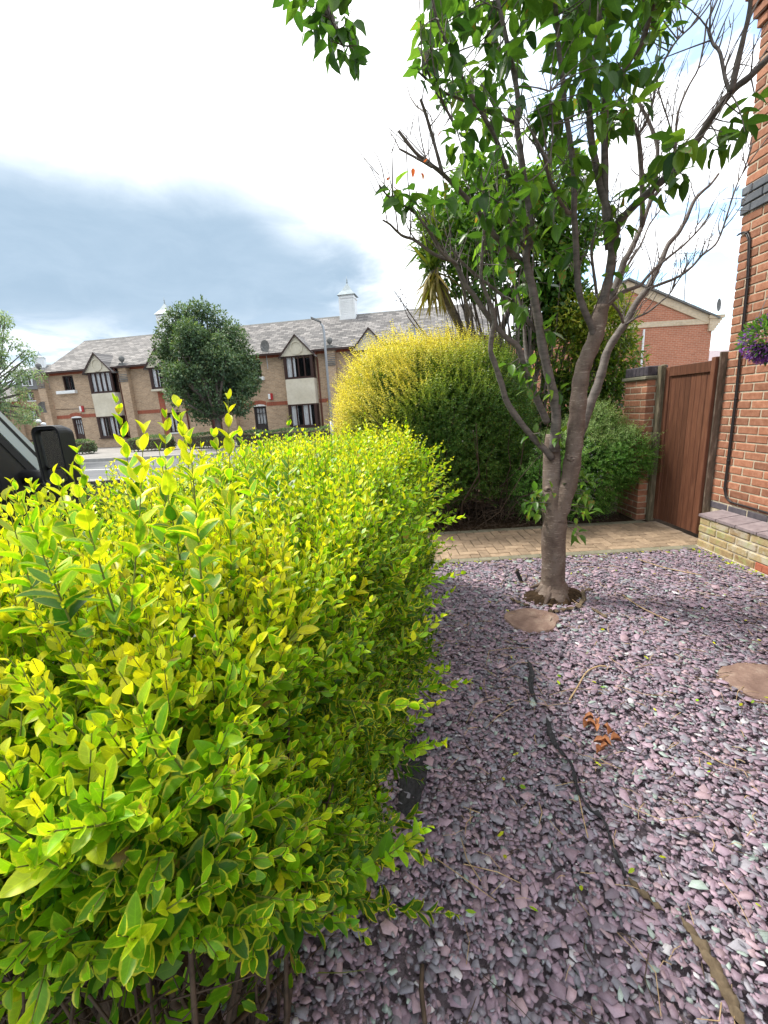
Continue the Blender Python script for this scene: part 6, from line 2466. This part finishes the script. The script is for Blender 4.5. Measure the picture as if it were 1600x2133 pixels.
flat_thing('membrane_strip', 'torn black weed membrane strip winding down the middle of the slate', 'membrane strip',
           ribbon([(1140, 1495), (1148, 1530), (1165, 1562), (1190, 1590), (1202, 1640), (1225, 1680), (1258, 1708), (1272, 1750), (1285, 1785), (1304, 1825)], [.010, .034, .014, .007, .016, .006, .011, .005, .020, .005]), M['membrane'])
flat_thing('membrane_strip', 'short torn black membrane strip in the slate below the round stepping stone', 'membrane strip',
           ribbon([(1100, 1375), (1108, 1400), (1106, 1430), (1118, 1462)], [.012, .03, .026, .01]), M['membrane'])
flat_thing('membrane_strip', 'wide black membrane flap poking out under the hedge edge', 'membrane strip',
           ribbon([(812, 1500), (840, 1535), (862, 1590), (858, 1650), (835, 1690)], [.05, .12, .11, .10, .05], .02, .014), M['membrane'])
flat_thing('membrane_strip', 'dirty brown membrane strip in the slate at the bottom right of the view', 'membrane strip',
           ribbon([(1420, 1915), (1460, 1965), (1490, 2020), (1520, 2075), (1545, 2140)], [.01, .03, .034, .036, .02]), M['brown_membrane'])
flat_thing('membrane_strip', 'thin brown membrane strip below the end of the black one in the slate', 'membrane strip',
           ribbon([(1310, 1830), (1345, 1865), (1385, 1900)], [.006, .018, .006]), M['brown_membrane'])
flat_thing('membrane_collar', 'curled brown membrane edge right of the soil at the cherry trunk', 'membrane strip',
           ribbon([(1142, 1273), (1160, 1274), (1180, 1268), (1206, 1262), (1216, 1245), (1214, 1232), (1236, 1226)], [.008, .018, .022, .036, .034, .02, .008], .022, .012), M['brown_membrane'])
flat_thing('membrane_strip', 'small mossy membrane scrap at the left edge of the soil round the cherry trunk', 'membrane strip', ribbon([(1062, 1246), (1080, 1254), (1104, 1262)], [.008, .022, .008], .02), M['brown_membrane'])
flat_thing('membrane_strip', 'small brown membrane scrap right of the cherry trunk collar', 'membrane strip', ribbon([(1232, 1266), (1248, 1276), (1264, 1287)], [.01, .03, .016], .02), M['brown_membrane'])


def stalk(label, pts, r, mat=None, z=.016, name='dry_stalk'):
    P = [gnd(a, b, z) for a, b in pts]
    mb = MB().tube(cr(P, 4), r, 6, wob=.2)
    o = mb.build(name, mat or M['straw'], None, smooth=True)
    o['label'] = label
    o['category'] = 'dry stalk'
    return o


stalk('long straw-coloured stalk lying on the slate right of the cherry trunk', [(1298, 1240), (1330, 1262), (1365, 1280), (1395, 1293)], .0045)
stalk('long pale stalk lying near the path edge left of the low brick wall', [(1330, 1165), (1375, 1180), (1420, 1190), (1462, 1198)], .004)
stalk('bent brown stalk beside the orange dead leaves in the middle of the slate', [(1186, 1458), (1205, 1428), (1222, 1400), (1246, 1388), (1264, 1388)], .004)
stalk('straight brown stalk standing out of the slate at the bottom left of the gravel', [(880, 2010), (878, 2060), (885, 2133)], .006, M['twig'])
stalk('thin arched twig beside the lower end of the black membrane strip', [(1203, 1640), (1212, 1690), (1225, 1745)], .002)
stalk('pale stalk curving under the hedge beside the black membrane flap', [(822, 1525), (838, 1560), (852, 1610)], .004, M['straw'], .045)

# heap of orange-brown dead leaves
P0 = gnd(1250, 1530)
dl = thing('dead_leaf_clump', 'small clump of curled orange-brown dead leaves in the middle of the slate', 'dead leaves', tuple(P0))
for (a, b) in ((1226, 1500), (1243, 1507), (1240, 1520), (1263, 1522), (1272, 1530), (1248, 1550), (1258, 1560), (1250, 1568), (1232, 1512), (1262, 1550), (1284, 1545), (1222, 1515)):
    p = gnd(a, b, .02) - P0
    mb = MB()
    L_ = random.uniform(.03, .055)
    an = random.uniform(0, 6.28)
    tv_, tu_, tf_ = T_PRIVET
    ca, sa = cos(an), sin(an)
    vv = []
    for (u, v, w) in tv_:
        X_, Y_, Z_ = u * L_ - L_ / 2, v * L_ * .32, (w * 2.2 + abs(v) * .4) * L_ + .012
        vv.append((p[0] + X_ * ca - Y_ * sa, p[1] + X_ * sa + Y_ * ca, max(-.01, p[2] + Z_ * random.uniform(.7, 1.1))))
    mb.add(vv, tf_)
    mb.build('leaf', M['dry_leaf'], dl, smooth=True)
# little black spike light by the trunk
p = gnd(1085, 1214)
sp = thing('plastic_spike', 'short black plastic spike lying tilted in the slate left of the cherry trunk', 'spike', tuple(p))
mb = MB().tube([(.012, -.01, -.01), (-.03, .02, .10)], [.017, .015], 8)
mb.build('stake', M['black_plastic'], sp)
mb = MB().tube([(-.03, .02, .08), (-.02, .03, .12)], [.016, .012], 8)
mb.build('head', M['twig'], sp)

# fallen leaves, bits of straw and twiglets strewn about: too many to count
n = 1500
px_ = rng.uniform(.0, 3.05, n)
py_ = rng.uniform(.3, 3.95, n)
sel = px_ > .05 + .1 * py_
px_, py_ = px_[sel], py_[sel]
n = len(px_)
a = rng.uniform(0, 2 * pi, n)
lt_ = np.where(rng.random(n) < .2, rng.uniform(.10, .28, n), rng.uniform(.02, .09, n))
c0 = np.stack([px_, py_, rng.uniform(.010, .020, n)], 1)
dv = np.stack([np.cos(a), np.sin(a), rng.normal(0, .06, n)], 1) * lt_[:, None]
bend = rng.normal(0, .12, (n, 1)) * np.stack([-np.sin(a), np.cos(a), np.zeros(n)], 1) * lt_[:, None]
P = np.stack([c0 - dv / 2, c0 + bend + (0, 0, .006), c0 + dv / 2], 1)
tr = rng.uniform(.0007, .0019, n)
o = bpy.data.objects.new('twig_litter', tubes_mesh('twig_litter', M['straw'], P[: n // 2], np.stack([tr, tr, tr * .6], 1)[: n // 2], 4))
link(o, None, kind='stuff', label='straw-coloured twigs and stalks strewn over the slate')
o = bpy.data.objects.new('twig_litter', tubes_mesh('twig_litter', M['twig'], P[n // 2:], np.stack([tr, tr, tr * .6], 1)[n // 2:], 4))
link(o, None, kind='stuff', label='dark brown twigs strewn over the slate')
n = 230
q = np.stack([rng.uniform(.1, 3.05, n), rng.uniform(.4, 3.95, n), np.full(n, .018)], 1)
q[:60, 0] = 3.05 - np.abs(rng.normal(0, .08, 60))
q[:60, 1] = rng.uniform(3.2, 3.95, 60)
q[60:110, 1] = 3.95 - np.abs(rng.normal(0, .05, 50))
ang_ = rng.uniform(0, 2 * pi, n)
dl_ = np.stack([np.cos(ang_), np.sin(ang_), rng.normal(0, .15, n)], 1)
me = leaves_mesh('fallen_leaves', M['privet'], q, dl_, unit(np.array([0, 0, 1.0]) + rng.normal(0, .3, (n, 3))), rng.uniform(.014, .036, n), rng.uniform(.008, .017, n), T_PRIVET_FAR, np.stack([rng.uniform(.4, 1, n), rng.random(n), rng.random(n)], 1), rng)
link(bpy.data.objects.new('fallen_leaves', me), None, kind='stuff', label='small yellow and green leaves fallen on the slate')
# brown litter below the golden bush
n = 700
q = np.stack([rng.uniform(-.1, 2.9, n), 4.95 + np.abs(rng.normal(0, .18, n)), rng.uniform(.03, .07, n)], 1)
ang_ = rng.uniform(0, 2 * pi, n)
me = leaves_mesh('dead_leaf_litter', M['dry_leaf'], q, np.stack([np.cos(ang_), np.sin(ang_), rng.normal(0, .2, n)], 1), unit(np.array([0, 0, 1.0]) + rng.normal(0, .4, (n, 3))), rng.uniform(.015, .04, n), rng.uniform(.008, .018, n), T_DIAMOND, rng.random((n, 3)), rng)
me.materials.clear()
me.materials.append(M['twig'])
link(bpy.data.objects.new('dead_leaf_litter', me), None, kind='stuff', label='brown dead leaves along the back edge of the path')
print('triangles', sum(sum(len(p.vertices) - 2 for p in o.data.polygons) for o in SC.objects if o.type == 'MESH' and o.data.users == 1), 'objects', len(SC.objects), 'pavers', npv, 'bricks', nparts)
